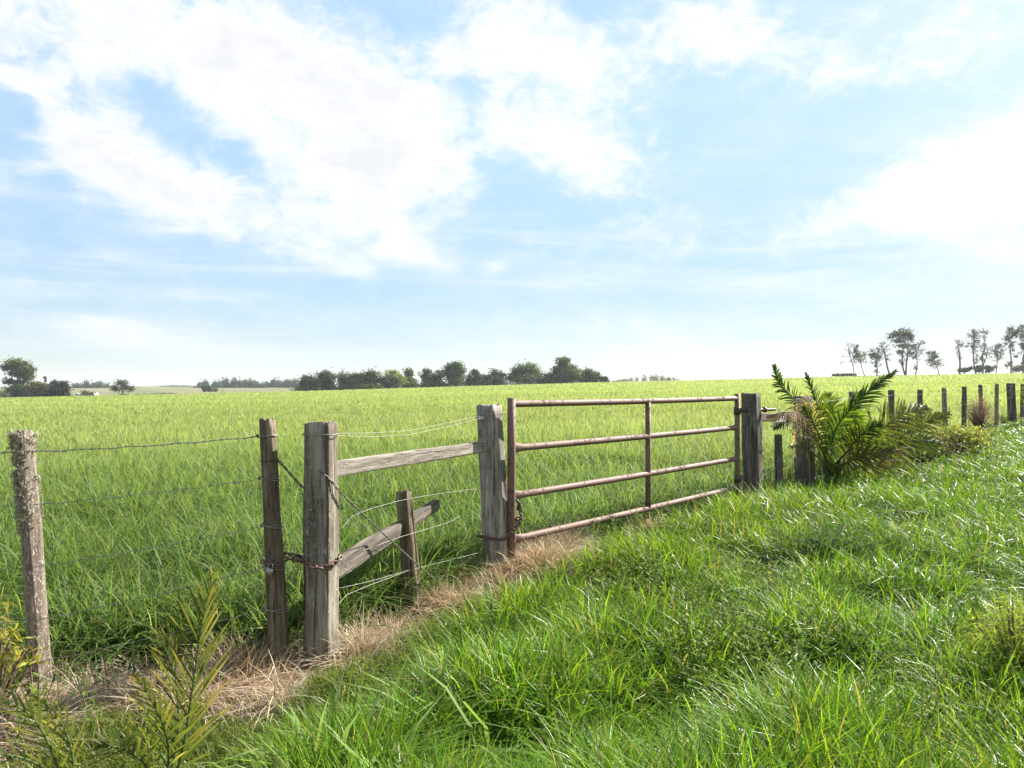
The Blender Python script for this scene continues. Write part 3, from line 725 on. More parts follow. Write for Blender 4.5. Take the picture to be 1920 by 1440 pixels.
def dry_grass():
    n = 330000; x = rng.uniform(-5.6, .62, n); y = fence_y(x) + .16 - rng.random(n) * 1.6
    k = (rng.random(n) < dry_mask(x, y)) & (y > 1.7); x, y = x[k], y[k]; n = len(x)
    hn = fbm(x * 3.2, y * 3.2, 80)
    keep = rng.random(n) < np.clip(.5 + 1.6 * (hn - .3), .3, 1); x, y, hn = x[keep], y[keep], hn[keep]; n = len(x)
    tf = sstep(fbm(x * 5, y * 5, 83), .42, .68); L = (.06 + .10 * hn + .24 * tf) * rng.uniform(.5, 1.4, n) * (.62 + .38 * sstep(np.min([np.hypot(x - px_, y - py_) for px_, py_ in ((-2.6, 3.95), (-1.37, 4.2), (-1.14, 4.25), (-.11, 6.2), (-.72, 5.3))], axis=0), .18, .45)); W = rng.uniform(.0028, .0066, n)
    c0 = pal(n, [(.28, .205, .145), (.38, .285, .205), (.18, .125, .085)], .25); c1 = pal(n, [(.58, .475, .36), (.66, .56, .44), (.46, .35, .25), (.58, .49, .34)], .22)
    V, Fc, C = grass(x, y, L, W, .95, .9, c0, c1, (.1, -.6), .3, .7)
    b = MB(); b.add(V, Fc, C)
    # tufts by the posts and the gate bar
    for px, Y, m, rad, hh in ((px_, Y_, int(m_ * .55), r_ * 1.1, h_) for px_, Y_, m_, r_, h_ in ((1015, 6.5, 3200, .17, .36), (985, 6.35, 2200, .15, .32), (955, 6.2, 1500, .2, .25), (1225, 8.05, 420, .12, .32), (880, 6.3, 2000, .2, .28), (660, 4.75, 700, .14, .22), (455, 4.25, 2200, .13, .32), (400, 4.1, 1500, .15, .26), (830, 5.6, 2200, .2, .28), (690, 5.0, 700, .2, .26), (250, 3.95, 1800, .3, .2), (1450, 11.0, 250, .3, .3))):
        c = foot_at(px, Y); rr = np.abs(rng.normal(0, rad, m)); an = rng.uniform(0, 6.28, m)
        xx, yy = c.x + rr * np.cos(an), c.y + rr * np.sin(an)
        b.add(*grass(xx, yy, hh * rng.uniform(.35, 1.3, m), rng.uniform(.0035, .0075, m) * max(1, Y / 6), .6, .8, pal(m, [(.26, .17, .10), (.32, .22, .13)], .2), pal(m, [(.48, .36, .24), (.55, .43, .29), (.4, .28, .18)], .2), None, 0, .7))
    tag(b.build('dry_grass', M_DRY), 'matted dead tan grass along the foot of the fence posts', 'dry grass', kind='stuff')
dry_grass()

def leafy_weeds():
    b = MB()
    spots = [(1290, 1170, .5, 130), (1380, 1230, .45, 80), (1230, 1090, .45, 60), (1460, 1110, .5, 50), (1180, 1000, .6, 40), (1560, 1200, .4, 40), (1800, 1330, .5, 30), (1880, 1380, .4, 26), (1700, 1000, .8, 20), (1880, 960, .7, 20), (1690, 900, 1.0, 16), (1830, 870, 1.2, 30), (1780, 830, 1.3, 60), (1700, 850, 1.0, 20), (110, 1310, .25, 9), (330, 1240, .2, 6), (20, 1290, .3, 22)]
    for px, py, rad, m in spots:
        Y = min(1400 * 1.42 / (py - HY), 17); cx, cy = (px - CX) / F * Y, Y
        for _ in range(m):
            a = random.uniform(0, 6.28); rr = rad * math.sqrt(random.random()); sx, sy = cx + rr * math.cos(a) * .8, cy + rr * math.sin(a) * .8
            if sy > fence_y(sx) - .1: continue
            H = random.uniform(.16, .36) * (1 if Y < 9 else 1.6); z0 = tz(sx, sy); k = random.randint(8, 13); ln = random.uniform(.045, .075) * (1 if Y < 9 else 1.7)
            t = np.linspace(.25, 1, k); ph = np.arange(k) * 2.4 + random.random() * 6; lx, ly = random.gauss(0, .1), random.gauss(0, .1)
            P = np.stack([sx + lx * t, sy + ly * t, z0 + H * t], 1); up = .35 + .7 * t
            D = np.stack([np.cos(ph), np.sin(ph), up], 1); D /= np.linalg.norm(D, axis=1)[:, None]
            G = np.stack([0 * t, 0 * t, -.35 + 0 * t], 1); sd = np.stack([-np.sin(ph), np.cos(ph), 0 * t], 1)
            g = random.random()
            c1 = pal(k, [(.17 + .09 * g, .26 + .03 * g, .04)], .15); c0 = pal(k, [(.10, .18, .03)], .15)
            b.blades(P, D, G, sd, ln * (1.15 - .5 * t), ln * .24 * np.ones(k), c0, c1)
            b.tube([(sx, sy, z0), (sx + lx, sy + ly, z0 + H)], .0022, (.10, .13, .03), 4)
    tag(b.build('leafy_weeds', M_LEAF), 'yellow-green leafy weeds growing through the verge grass', 'weeds', kind='stuff')
leafy_weeds()


# ------------------------------------------------------------------ palms, shrubs and single plants
def frond(pts, n, Lm, wd, cols, droop=.25, vee=.5, up=(0, 0, 1), name='frond', parent=None, rw=.012, tipc=None, spread=.75, jit=.12):
    """pinnate leaf: curved midrib through pts with two rows of narrow leaflets"""
    P = np.array([list(p) for p in pts]); m = 24
    # quadratic/catmull interpolation
    tt = np.linspace(0, len(P) - 1, m); Pc = []
    for t in tt:
        i = min(int(t), len(P) - 2); f = t - i; p0, p1, p2, p3 = P[max(i - 1, 0)], P[i], P[i + 1], P[min(i + 2, len(P) - 1)]
        Pc.append(.5 * (2 * p1 + (p2 - p0) * f + (2 * p0 - 5 * p1 + 4 * p2 - p3) * f * f + (3 * p1 - p0 - 3 * p2 + p3) * f ** 3))
    Pc = np.array(Pc); b = MB()
    b.tube(Pc, np.linspace(rw, rw * .25, m), np.array(cols[0]) * 1.5 + .02, 6)
    s = np.linspace(.16, 1.0, n); idx = s * (m - 1); i0 = np.minimum(idx.astype(int), m - 2); fr = (idx - i0)[:, None]
    C = Pc[i0] * (1 - fr) + Pc[i0 + 1] * fr; T = Pc[i0 + 1] - Pc[i0]; T /= np.linalg.norm(T, axis=1)[:, None]
    upv = np.array(up, float); Sd = np.cross(T, upv); Sd /= np.linalg.norm(Sd, axis=1)[:, None] + 1e-9; N = np.cross(Sd, T)
    prof = np.clip(np.sin(np.pi * (.18 + .78 * s)), .25, 1) * (1 - .35 * s)
    for sg in (-1, 1):
        k = spread * (1.05 - .55 * s)[:, None]
        D = T * (1 - k * .55) + Sd * sg * k + N * vee * (1 - .4 * s)[:, None] + rng.normal(0, jit, (n, 3)); D /= np.linalg.norm(D, axis=1)[:, None]
        G = np.tile((0, 0, -droop), (n, 1)) * rng.uniform(.5, 1.5, (n, 1))
        sd = np.cross(D, Sd * sg * .3 + N); sd /= np.linalg.norm(sd, axis=1)[:, None]
        c = pal(n, cols, .14); c1 = pal(n, tipc, .14) if tipc else c * 1.15
        b.blades(C, D, G, sd, Lm * prof * rng.uniform(.85, 1.12, n), wd * np.ones(n), c, c1)
    o = b.build(name, M_PALM)
    if parent: o.parent = parent; o.matrix_parent_inverse = Matrix.Translation(parent.location).inverted()
    return o

def big_palm():
    base = foot_at(1562, 12.3); root = empty('palm_tree', base)
    tag(root, 'young stemless palm with long arching green fronds growing over the fence right of the gate', 'palm')
    g = [(.045, .085, .016), (.055, .10, .018), (.07, .115, .022)]; yg = [(.20, .29, .02), (.17, .26, .018), (.14, .22, .018)]; ol = [(.10, .12, .028), (.13, .14, .033), (.08, .105, .022)]  # yg: brighter centre fronds, sunlight shining through painted into their colour
    B = (1556, 880, 12.3)
    A = lambda *q: [at(*p) for p in q]
    S_ = [(A(B, (1528, 815, 12.2), (1490, 752, 12.1), (1462, 718, 12.1), (1452, 686, 12.2)), 24, .42, g, .75),
          (A(B, (1545, 810, 12.1), (1530, 750, 12.0), (1512, 702, 12.0)), 26, .44, g, .55),
          (A(B, (1565, 810, 12.3), (1597, 765, 12.2), (1635, 728, 12.2), (1678, 696, 12.4)), 34, .50, g, .6),
          (A(B, (1562, 805, 12.8), (1562, 765, 13.0), (1552, 738, 13.2)), 26, .60, yg, .95),
          (A(B, (1575, 830, 12.7), (1592, 790, 12.9), (1600, 768, 13.0)), 24, .60, yg, .95),
          (A(B, (1590, 866, 12.0), (1635, 820, 11.8), (1690, 778, 11.9), (1736, 764, 12.1)), 34, .78, ol, .95),
          (A((1600, 882, 12.6), (1660, 840, 12.7), (1720, 798, 12.9), (1778, 776, 13.1)), 32, .62, ol, .9),
          (A((1590, 885, 12.2), (1650, 850, 12.3), (1710, 826, 12.4), (1760, 830, 12.5)), 30, .60, g, .9),
          (A(B, (1538, 842, 11.5), (1512, 808, 11.0), (1482, 790, 10.7), (1452, 800, 10.6)), 28, .46, g, .9),
          (A(B, (1536, 860, 11.5), (1508, 840, 11.1), (1482, 838, 10.9)), 22, .36, ol, .9),
          (A(B, (1545, 840, 11.5), (1526, 795, 11.2), (1508, 764, 11.2)), 26, .46, g, .9),
          (A(B, (1585, 850, 11.9), (1615, 815, 11.7), (1650, 795, 11.6)), 26, .56, g, .9),
          (A(B, (1560, 840, 12.9), (1550, 790, 13.1), (1530, 760, 13.2)), 24, .56, g, .9),
          (A(B, (1545, 855, 11.7), (1525, 828, 11.4), (1500, 822, 11.2)), 24, .44, g, .9),
          (A(B, (1585, 868, 11.8), (1625, 852, 11.6), (1670, 846, 11.5)), 26, .52, ol, .9),
          (A(B, (1600, 845, 13.0), (1650, 805, 13.4), (1700, 790, 13.7)), 28, .56, g, .9)]
    for pts, n, L, c, sp in S_:
        frond(pts, int(n * 1.5), L * 1.05, .026, c, .30, .3, up=(rng.normal(0, .12), -.85, .5), parent=root, rw=.018, spread=sp, jit=.10)
    b = MB(); 
    for i in range(14):
        a = i * 2.4; h = random.uniform(.2, .5); p = base + Vector((math.cos(a) * .08, math.sin(a) * .08, -.05))
        b.tube([p, p + Vector((math.cos(a) * .06, math.sin(a) * .06, h * .6)), p + Vector((math.cos(a) * .16, math.sin(a) * .16, h))], [.04, .032, .014], (.10, .075, .05), 7)
    o = b.build('leaf_base', M_BARK, None, True); o.parent = root; o.matrix_parent_inverse = Matrix.Translation(base).inverted()
    # dead fronds hanging over the thick post
    br = [(.20, .13, .08), (.27, .19, .12), (.15, .10, .065)]
    pale = [(.45, .40, .33), (.36, .30, .24), (.30, .23, .17)]
    for pts, n, L, c, dr, vv in ((A((1540, 870, 11.6), (1520, 790, 11.4), (1504, 748, 11.3), (1494, 790, 11.2), (1490, 850, 11.2)), 34, .32, pale, .7, .0),
                              (A((1545, 870, 11.6), (1515, 792, 11.1), (1480, 772, 10.4), (1440, 780, 10.1)), 44, .30, br, .8, -.3),
                              (A((1540, 870, 11.5), (1528, 800, 11.35), (1519, 758, 11.3), (1506, 744, 11.3)), 24, .28, pale, .5, .2)):
        o = frond(pts, n, L, .018, c, dr, vv, up=(0, -.8, .6), name='dead_frond', parent=root, rw=.012)
    for pts in (A((1600, 880, 11.8), (1640, 868, 11.6), (1690, 862, 11.6)), A((1620, 885, 11.9), (1665, 850, 12.0), (1710, 838, 12.1))):
        frond(pts, 26, .26, .018, br, .6, .1, up=(0, -.6, .8), name='dead_frond', parent=root, rw=.012)
big_palm()

def seedling(foot_px, Y, fronds, lab, g, tip):
    base = foot_at(*foot_px, ); root = empty('palm_seedling', base); tag(root, lab, 'palm')
    for pts, n, L, w in fronds: frond([at(*p) for p in pts], n, L, w, g, .06, .25, up=(-.1, -.9, .45), parent=root, rw=.006, tipc=tip, spread=.6, jit=.07)
oy = [(.065, .095, .026), (.085, .115, .03), (.05, .08, .022)]; tp = [(.16, .17, .06), (.12, .15, .045), (.26, .23, .11)]
seedling((300, 2.7), 2.7, [([(318, 1500, 2.7), (345, 1400, 2.72), (362, 1290, 2.75), (380, 1170, 2.8), (398, 1085, 2.84)], 24, .34, .0095),
                           ([(305, 1500, 2.7), (318, 1420, 2.66), (305, 1350, 2.62), (262, 1275, 2.58)], 15, .28, .0095),
                           ([(310, 1500, 2.7), (335, 1380, 2.8), (330, 1270, 2.86), (300, 1190, 2.9)], 14, .26, .009),
                           ([(300, 1500, 2.68), (280, 1440, 2.6), (240, 1405, 2.52), (190, 1395, 2.46)], 15, .27, .0095)],
         'young palm shoot with stiff olive leaflets in front of the round brown post', oy, tp)
seedling((120, 2.6), 2.6, [([(130, 1500, 2.6), (105, 1420, 2.58), (65, 1345, 2.55), (10, 1310, 2.5)], 11, .20, .009),
                           ([(130, 1500, 2.6), (85, 1440, 2.5), (25, 1415, 2.4), (-60, 1410, 2.35)], 12, .20, .009),
                           ([(130, 1500, 2.6), (140, 1430, 2.6), (120, 1360, 2.62), (70, 1310, 2.6)], 11, .18, .009)],
         'young palm shoot with drooping green leaflets in the bottom left corner', [(.08, .12, .03), (.11, .145, .04), (.14, .155, .055)], [(.24, .24, .10), (.17, .20, .06)])

def bush(name, lab, cat, c, rad, n, leaf, cols, twig=(.12, .09, .06), asp=.4, nt=20, tips=None, mat=None, group=None):
    """shrub: many thin twigs rising from a foot, leaves spread along them in clumps"""
    c = Vector(c); root = empty(name, c); tag(root, lab, cat, group)
    b = MB(); ends = []
    for i in range(nt):
        a = random.uniform(0, 6.28); q = random.random() ** .6
        e = Vector((math.cos(a) * rad[0] * q, math.sin(a) * rad[1] * q, rad[2] * (1.15 - .45 * q * q) * random.uniform(.7, 1.08)))
        m_ = e * .5 + Vector((0, 0, rad[2] * .12)); b.tube([c, c + m_, c + e], [.012, .007, .002], twig, 5); ends.append((c + m_, c + e))
    o = b.build('stem', M_BARK); o.parent = root; o.matrix_parent_inverse = Matrix.Translation(c).inverted()
    if n:
        k = rng.integers(0, nt, n); t = rng.random(n) ** .6
        E0 = np.array([list(e[0]) for e in ends]); E1 = np.array([list(e[1]) for e in ends])
        P = E0[k] * (1 - t[:, None]) + E1[k] * t[:, None] + rng.normal(0, 1, (n, 3)) * np.array(rad) * .11
        P[:, 2] = np.maximum(P[:, 2], c.z + .02)
        shade = np.array([random.uniform(.75, 1.25) for _ in range(nt)])[k][:, None]
        b = MB(); b.add(*quads(P, leaf * rng.uniform(.6, 1.3, n), asp, pal(n, cols, .2) * shade))
        o = b.build('foliage', mat or M_LEAF); o.parent = root; o.matrix_parent_inverse = Matrix.Translation(c).inverted()
    return root

def tuft_plant(name, lab, cat, c, n, L, W, c0, c1, lean=.45, bend=.5, rad=.06, mat=None, extra=None):
    c = Vector(c); x = c.x + rng.normal(0, rad, n); y = c.y + rng.normal(0, rad, n); b = MB()
    b.add(*grass(x, y, L * rng.uniform(.6, 1.15, n), W * rng.uniform(.7, 1.2, n), lean, bend, pal(n, c0, .12), pal(n, c1, .12), None, 0, .8))
    return tag(b.build(name, mat or M_LEAF, None, False, tuple(c)), lab, cat)

bush('shrub', 'yellow-green leafy shrub at the left edge below the lichen crusted post', 'shrub', foot_at(-8, 3.75), (.20, .2, .52), 420, .036, [(.30, .29, .05), (.24, .26, .045), (.38, .33, .09)], asp=.16, nt=22)
bush('dead_bush', 'brown leafless dead bush between two posts at the far right of the fence', 'bush', foot_at(1836, 21.5), (.55, .5, .95), 1500, .05, [(.24, .14, .095), (.30, .19, .13), (.20, .12, .08)], twig=(.16, .09, .07), asp=.10, nt=70, mat=M_DRY)
bush('shrub', 'yellow-leaved shrub at the right edge beside the far thick post', 'shrub', foot_at(1945, 25.5), (.7, .7, 1.35), 1600, .07, [(.17, .16, .03), (.11, .13, .03), (.24, .20, .05)], asp=.4, nt=40)
bush('shrub', 'low grey-green twiggy shrub right behind the drooping palm fronds', 'shrub', foot_at(1725, 14.2), (.85, .6, .55), 900, .04, [(.07, .09, .03), (.12, .11, .06), (.17, .13, .09)], asp=.2, nt=60)
bush('shrub', 'low yellow-green shrub in front of the thin posts right of the palm', 'shrub', foot_at(1800, 16.0), (1.1, .8, .5), 2400, .045, [(.20, .24, .05), (.26, .25, .07), (.14, .19, .04)], asp=.4, nt=50)
bush('shrub', 'dark ferny low shrub in the verge grass right of the gate foot', 'shrub', foot_at(1545, 6.6), (.7, .45, .30), 3600, .022, [(.05, .11, .024), (.065, .13, .03), (.08, .145, .03)], asp=.14, nt=60)
bush('shrub', 'dark ferny clump in the verge grass below the palm', 'shrub', foot_at(1700, 6.3), (.45, .35, .26), 2200, .022, [(.06, .12, .024), (.08, .145, .03)], asp=.16, nt=40)
bush('shrub', 'soft yellow-green feathery plant at the right edge of the verge', 'plant', foot_at(1905, 3.75), (.26, .3, .44), 5200, .018, [(.24, .32, .04), (.29, .34, .055), (.19, .28, .035)], asp=.10, nt=60)
tuft_plant('dock_plant', 'broad-leaved dock plant standing in the verge grass near the right edge', 'plant', foot_at(1830, 4.35), 14, .40, .075, [(.04, .09, .016)], [(.085, .155, .025)], .28, .22, .04)
tuft_plant('grass_tuft', 'tuft of broad arching grass blades at the bottom, below the leaning stake', 'grass tuft', foot_at(830, 3.3), 40, .62, .024, [(.08, .16, .03)], [(.22, .32, .09)], .35, .75, .12)
tuft_plant('grass_tuft', 'tuft of broad pale grass blades in the bottom edge, left of the larger broad tuft', 'grass tuft', foot_at(620, 2.95), 60, .56, .021, [(.08, .16, .035)], [(.24, .33, .12)], .45, .8, .16)
tuft_plant('grass_tuft', 'tuft of dark green broad blades behind the dead grass near the lichen crusted post', 'grass tuft', foot_at(190, 4.12), 34, .40, .014, [(.03, .075, .014)], [(.06, .13, .022)], .35, .5, .07)
b = MB(); st = at(205, 1300, 3.9); tp_ = at(184, 1168, 3.9); b.tube([st, at(196, 1230, 3.9), tp_], .0025, (.25, .16, .09), 5)
n = 12; ph = np.arange(n) * 2.4; D = np.stack([np.cos(ph), np.sin(ph), .35 + .3 * (np.arange(n) % 3)], 1); D /= np.linalg.norm(D, axis=1)[:, None]
b.blades(np.tile(list(tp_), (n, 1)), D, np.tile((0, 0, -.25), (n, 1)), np.stack([-np.sin(ph), np.cos(ph), 0 * ph], 1), np.full(n, .055), np.full(n, .014), pal(n, [(.30, .28, .09)]), pal(n, [(.42, .36, .14)]))
tag(b.build('weed_plant', M_LEAF, None, False, tuple(st)), 'single brown stalk topped by a pale yellow leaf rosette right of the lichen crusted post', 'plant')


# ------------------------------------------------------------------ trees
def limb(b, p0, p1, r0, r1, c, wob=.06, n=7, k=7):
    p0 = Vector(p0); p1 = Vector(p1); L = (p1 - p0).length; pts = []
    o1, o2 = Vector(rng.normal(0, wob * L, 3)), Vector(rng.normal(0, wob * L * .6, 3))
    for i in range(n):
        t = i / (n - 1); pts.append(p0.lerp(p1, t) + o1 * math.sin(t * math.pi) + o2 * math.sin(t * 2 * math.pi) + Vector((0, 0, .10 * L * math.sin(t * math.pi))))
    b.tube(pts, np.linspace(r0, r1, n), c, k); return pts

def twigs(b, p, d, L, r, depth, c, spread=.6):
    p = Vector(p); d = Vector(d).normalized(); e = p + d * L
    mid_ = p.lerp(e, .5) + Vector(rng.normal(0, .07 * L, 3)); b.tube([p, mid_, e], [r, r * .8, r * .55], c, 4, cap=False)
    if depth == 0: return
    for _ in range(random.choice((2, 3, 3))):
        nd = d + Vector(rng.normal(0, spread, 3)) + Vector((0, 0, .12))
        twigs(b, p.lerp(e, random.uniform(.5, 1)), nd, L * random.uniform(.55, .8), r * .6, depth - 1, c, spread)

G_CR = 'thin trees on the crest at the right'
def tree(name, lab, cat, Y, bpx, bpy_, trunks, blobs, cols, leaf=.45, dens=1.0, bark=(.14, .125, .11), tr=.3, twig=0, group=None, bare=False, asp=.45, feather=0):
    """trunks: [(px,py) tops], blobs: crown clumps (px,py,rx,ry,n) given where they stand at distance Y"""
    base = at(bpx, bpy_, Y); base.z = min(base.z, tz(base.x, base.y)) - .2
    root = empty(name, base); tag(root, lab, cat, group)
    s = Y / F; b = MB(); tops = []
    for (tx, ty) in trunks:
        t = at(tx, ty, Y + random.uniform(-1, 1)); pts = limb(b, base + Vector((random.uniform(-.3, .3) * (len(trunks) > 1), 0, 0)), t, tr, tr * .3, bark, .03, 9, 8); tops.append(pts)
    lv, lc = [], []
    if group == G_CR:
        for k in range(feather or 16):
            tp = tops[k % len(tops)]; q = random.uniform(.25, 1) ** .8 * (len(tp) - 1); i0 = min(int(q), len(tp) - 2); p = tp[i0].lerp(tp[i0 + 1], q - i0)
            a = random.uniform(0, 6.28); d = Vector((math.cos(a) * .8, math.sin(a) * .8, random.uniform(.2, 1.1))); ln = random.uniform(1.2, 2.6)
            twigs(b, p, d, ln, .085, 2, bark, .45)
            if n_leaf := (0 if bare else 15):
                P = np.array(list(p + d * ln * .9)) + rng.normal(0, .55, (n_leaf, 3)); lv.append(P); lc.append(pal(n_leaf, cols, .25))
    for (px, py, rx, ry, n) in blobs:
        c = at(px, py, Y) + Vector((0, random.uniform(-.5, .5) * rx * s, 0)); rad = np.array([rx * s, rx * s * .85, ry * s])
        pts = min((p for tp in tops for p in tp[3:]), key=lambda p: (p - c).length + .6 * max(0, p.z - c.z))
        limb(b, pts, c, tr * .5, tr * .22, bark, .08, 6, 6)
        ns = max(5, int(n / 42)); v = rng.normal(size=(ns, 3)); v /= np.linalg.norm(v, axis=1)[:, None]; v *= rng.uniform(.35, 1.0, (ns, 1))
        cc = np.array(list(c)) + v * rad
        for q in cc[:: 2 if not bare else 1]: 
            if bare or twig: twigs(b, c, Vector(q) - c, (Vector(q) - c).length * .62, tr * (.26 if bare else .14), 3 if bare else 1, bark, .5)
            else: limb(b, c, q, tr * .10, tr * .04, bark, .08, 4, 5)
        if n:
            m = int(n * dens * (.72 if group == G_CR else 1)); k = rng.integers(0, ns, m); sz = rng.uniform(.24, .52, ns)[k][:, None]
            P = cc[k] + rng.normal(size=(m, 3)) * rad * sz * np.array([1, 1, .75]); tone = rng.uniform(.7, 1.35, ns)[k][:, None]
            lv.append(P); lc.append(pal(m, cols, .2) * tone)
    o = b.build('trunk', M_BARK, None, True); o.parent = root; o.matrix_parent_inverse = Matrix.Translation(base).inverted()
    if lv:
        P = np.concatenate(lv); c = np.concatenate(lc); P[:, 2] = np.maximum(P[:, 2], terrain(P[:, 0], P[:, 1]) + .2); b = MB()
        b.add(*quads(P, leaf * rng.uniform(.6, 1.3, len(P)), asp, c))
        o = b.build('crown', M_TREE); o.parent = root; o.matrix_parent_inverse = Matrix.Translation(base).inverted()
    return root

DG = [(.045, .072, .026), (.06, .09, .03), (.036, .06, .024)]
OG = [(.085, .10, .034), (.11, .12, .04), (.065, .085, .03)]
MG = [(.075, .115, .036), (.095, .14, .042), (.058, .095, .03)]
LG = [(.22, .28, .05), (.17, .24, .045), (.26, .29, .08)]
GR = [(.095, .098, .062), (.075, .085, .05), (.12, .115, .075)]

# middle row behind the crest of the field
rowY = 306
def base_y(px): return float(np.interp(px, [560, 1130], [732, 716]))
G_ROW = 'trees of the row behind the field'
row = [
 ('dark bushy tree at the left end of the tree row', 580, DG, [(572, 716, 8, 9, 500), (584, 718, 11, 12, 700), (578, 708, 5, 5, 200), (593, 720, 7, 9, 350)]),
 ('round dark tree standing second in the row, before a gap', 612, DG, [(611, 707, 11, 10, 900), (608, 718, 10, 9, 500), (618, 714, 9, 11, 500)]),
 ('bushy olive tree just right of the gap in the tree row', 646, OG, [(643, 708, 9, 9, 600), (652, 714, 10, 10, 600), (644, 720, 10, 8, 400)]),
 ('dark tree in the left half of the row, rounded and dense', 670, DG, [(665, 706, 9, 8, 500), (678, 711, 10, 10, 600), (668, 717, 13, 9, 600)]),
 ('tall olive tree in the left half of the row with a domed top', 700, OG, [(699, 704, 11, 9, 800), (710, 712, 10, 10, 500), (694, 715, 10, 10, 500)]),
 ('lime green thin-leaved tree with bare twigs in the tree row', 737, LG, [(732, 706, 11, 9, 380), (745, 708, 10, 9, 330), (738, 698, 7, 6, 120), (752, 714, 8, 8, 200)]),
 ('low dark bush in front of the lime green tree', 735, DG, [(730, 718, 10, 8, 600), (742, 717, 8, 9, 500)]),
 ('slim dark tree with a pointed tip right of the lime green tree', 768, MG, [(767, 697, 6, 7, 260), (766, 709, 8, 9, 400), (772, 717, 9, 8, 400)]),
 ('narrow dark tree rising left of the tall rounded tree', 800, DG, [(800, 696, 6, 6, 250), (798, 707, 9, 9, 500), (803, 716, 11, 8, 500)]),
 ('small dark tree with a ragged top, middle of the row', 820, DG, [(822, 704, 8, 8, 400), (818, 713, 10, 9, 500)]),
 ('tall tree with a rounded grey-green crown in the middle of the row', 851, MG, [(856, 686, 9, 8, 550), (862, 695, 9, 9, 500), (845, 694, 9, 9, 500), (840, 700, 8, 9, 400), (852, 707, 15, 9, 700), (855, 715, 14, 7, 450)]),
 ('slim tree with a small top right of the tall rounded tree', 892, DG, [(891, 699, 6, 6, 260), (893, 710, 8, 8, 400), (880, 712, 8, 7, 350)]),
 ('low dark tree right of the slim small-topped tree', 910, DG, [(908, 712, 10, 7, 500), (918, 710, 7, 6, 300)]),
 ('open-crowned tree left of the wide round bright tree', 932, MG, [(929, 700, 7, 7, 300), (939, 702, 6, 7, 260), (932, 711, 11, 8, 500)]),
 ('wide round bright green tree in the right half of the row', 985, MG, [(972, 698, 12, 11, 800), (990, 693, 14, 10, 1000), (1003, 701, 13, 11, 900), (960, 707, 11, 9, 600), (985, 710, 24, 8, 900)]),
 ('low dark bush between the wide round tree and the tall cone', 1024, DG, [(1018, 713, 9, 6, 450), (1028, 709, 8, 8, 450)]),
 ('tallest tree of the row, broad cone of mid green foliage', 1060, MG, [(1057, 677, 9, 8, 600), (1064, 688, 13, 9, 800), (1047, 695, 11, 9, 700), (1072, 698, 14, 10, 900), (1056, 704, 15, 10, 900), (1045, 710, 12, 7, 500), (1075, 710, 14, 7, 600)]),
 ('dark rounded tree at the right end of the tree row', 1106, DG, [(1105, 701, 12, 8, 700), (1115, 707, 10, 8, 550), (1098, 710, 10, 7, 450)]),
 ('tiny dark bush ending the tree row on the right', 1132, DG, [(1130, 711, 5, 4, 160), (1136, 713, 4, 3, 90)]),
]
for i, (lab, px, cols, blobs) in enumerate(row):
    top = min(bb[1] for bb in blobs)
    Y = rowY + (i * 37 % 5) * 1.6 + (6 if 'lime' in lab and 'bush' not in lab else 0)
    tree('broadleaf_tree', lab, 'tree', Y, px, base_y(px), [(px, top + 6)], [(a, c, d * 1.12, e * 1.08, int(f * 1.5)) for a, c, d, e, f in blobs] + [(px, base_y(px) - 2, max(abs(bb[0] - px) + bb[2] for bb in blobs) * 1.05, 6.5, 200 if cols is LG else 700)], cols, .42, 1.25, tr=.28, twig=1 if cols is LG else 0, group=G_ROW)
for lab, px, w in (('low bright green hedge under the left half of the tree row', 678, 42), ('low bright green hedge under the lime green and slim trees', 766, 12), ('short green hedge under the middle of the tree row', 815, 18)):
    c = at(px, base_y(px) - 1, 303); c.z = tz(c.x, 303)
    n = int(w * 36); P = np.stack([c.x + rng.uniform(-w, w, n) * 303 / F, 303 + rng.normal(0, .6, n), c.z + np.abs(rng.normal(0, 1.0, n))], 1)
    b = MB(); b.add(*quads(P, rng.uniform(.25, .5, n), .5, pal(n, [(.10, .14, .03), (.07, .11, .025)])))
    tag(b.build('hedge', M_TREE, None, False, tuple(c)), lab, 'hedge', 'hedges under the tree row')

# left edge group
tree('eucalyptus_tree', 'tall tree with layered open crown at the left edge', 'tree', 304, 30, 748, [(30, 690), (44, 694)],
     [(28, 684, 17, 11, 1100), (42, 688, 12, 10, 600), (30, 700, 16, 9, 600), (48, 708, 10, 8, 350), (52, 698, 10, 9, 480), (18, 690, 10, 7, 350), (14, 714, 9, 8, 350), (36, 706, 8, 6, 250), (24, 722, 11, 8, 400), (40, 722, 11, 9, 450)], OG, .45, 1.3, tr=.55)
tree('broadleaf_tree', 'dark dense bush at the foot of the tall tree at the left edge', 'tree', 300, 34, 748, [(32, 730)], [(28, 733, 13, 11, 900), (42, 731, 11, 12, 800)], DG, .45, 1.3, tr=.3)
tree('broadleaf_tree', 'olive yellow bushy tree between two dark ones at the left edge', 'tree', 299, 72, 748, [(72, 724)], [(66, 724, 12, 9, 750), (80, 729, 12, 12, 900), (66, 737, 15, 10, 900), (84, 740, 9, 8, 400)], [(.115, .10, .032), (.09, .085, .028), (.14, .12, .045)], .45, 1.3, tr=.3)
tree('broadleaf_tree', 'black-green square dense tree right of the olive bushy one', 'tree', 301, 112, 748, [(110, 720)], [(100, 721, 9, 8, 600), (116, 724, 13, 10, 1000), (102, 736, 11, 11, 900), (120, 737, 11, 11, 900), (125, 742, 7, 6, 300)], [(.016, .026, .014), (.022, .034, .017)], .42, 1.5, tr=.3)
tree('broadleaf_tree', 'thin distant treetop poking up behind the olive bushy tree', 'tree', 330, 84, 745, [(84, 708)], [(84, 709, 2.5, 3.5, 60), (85, 715, 2.5, 3, 40)], DG, .4, 1.2, tr=.15)
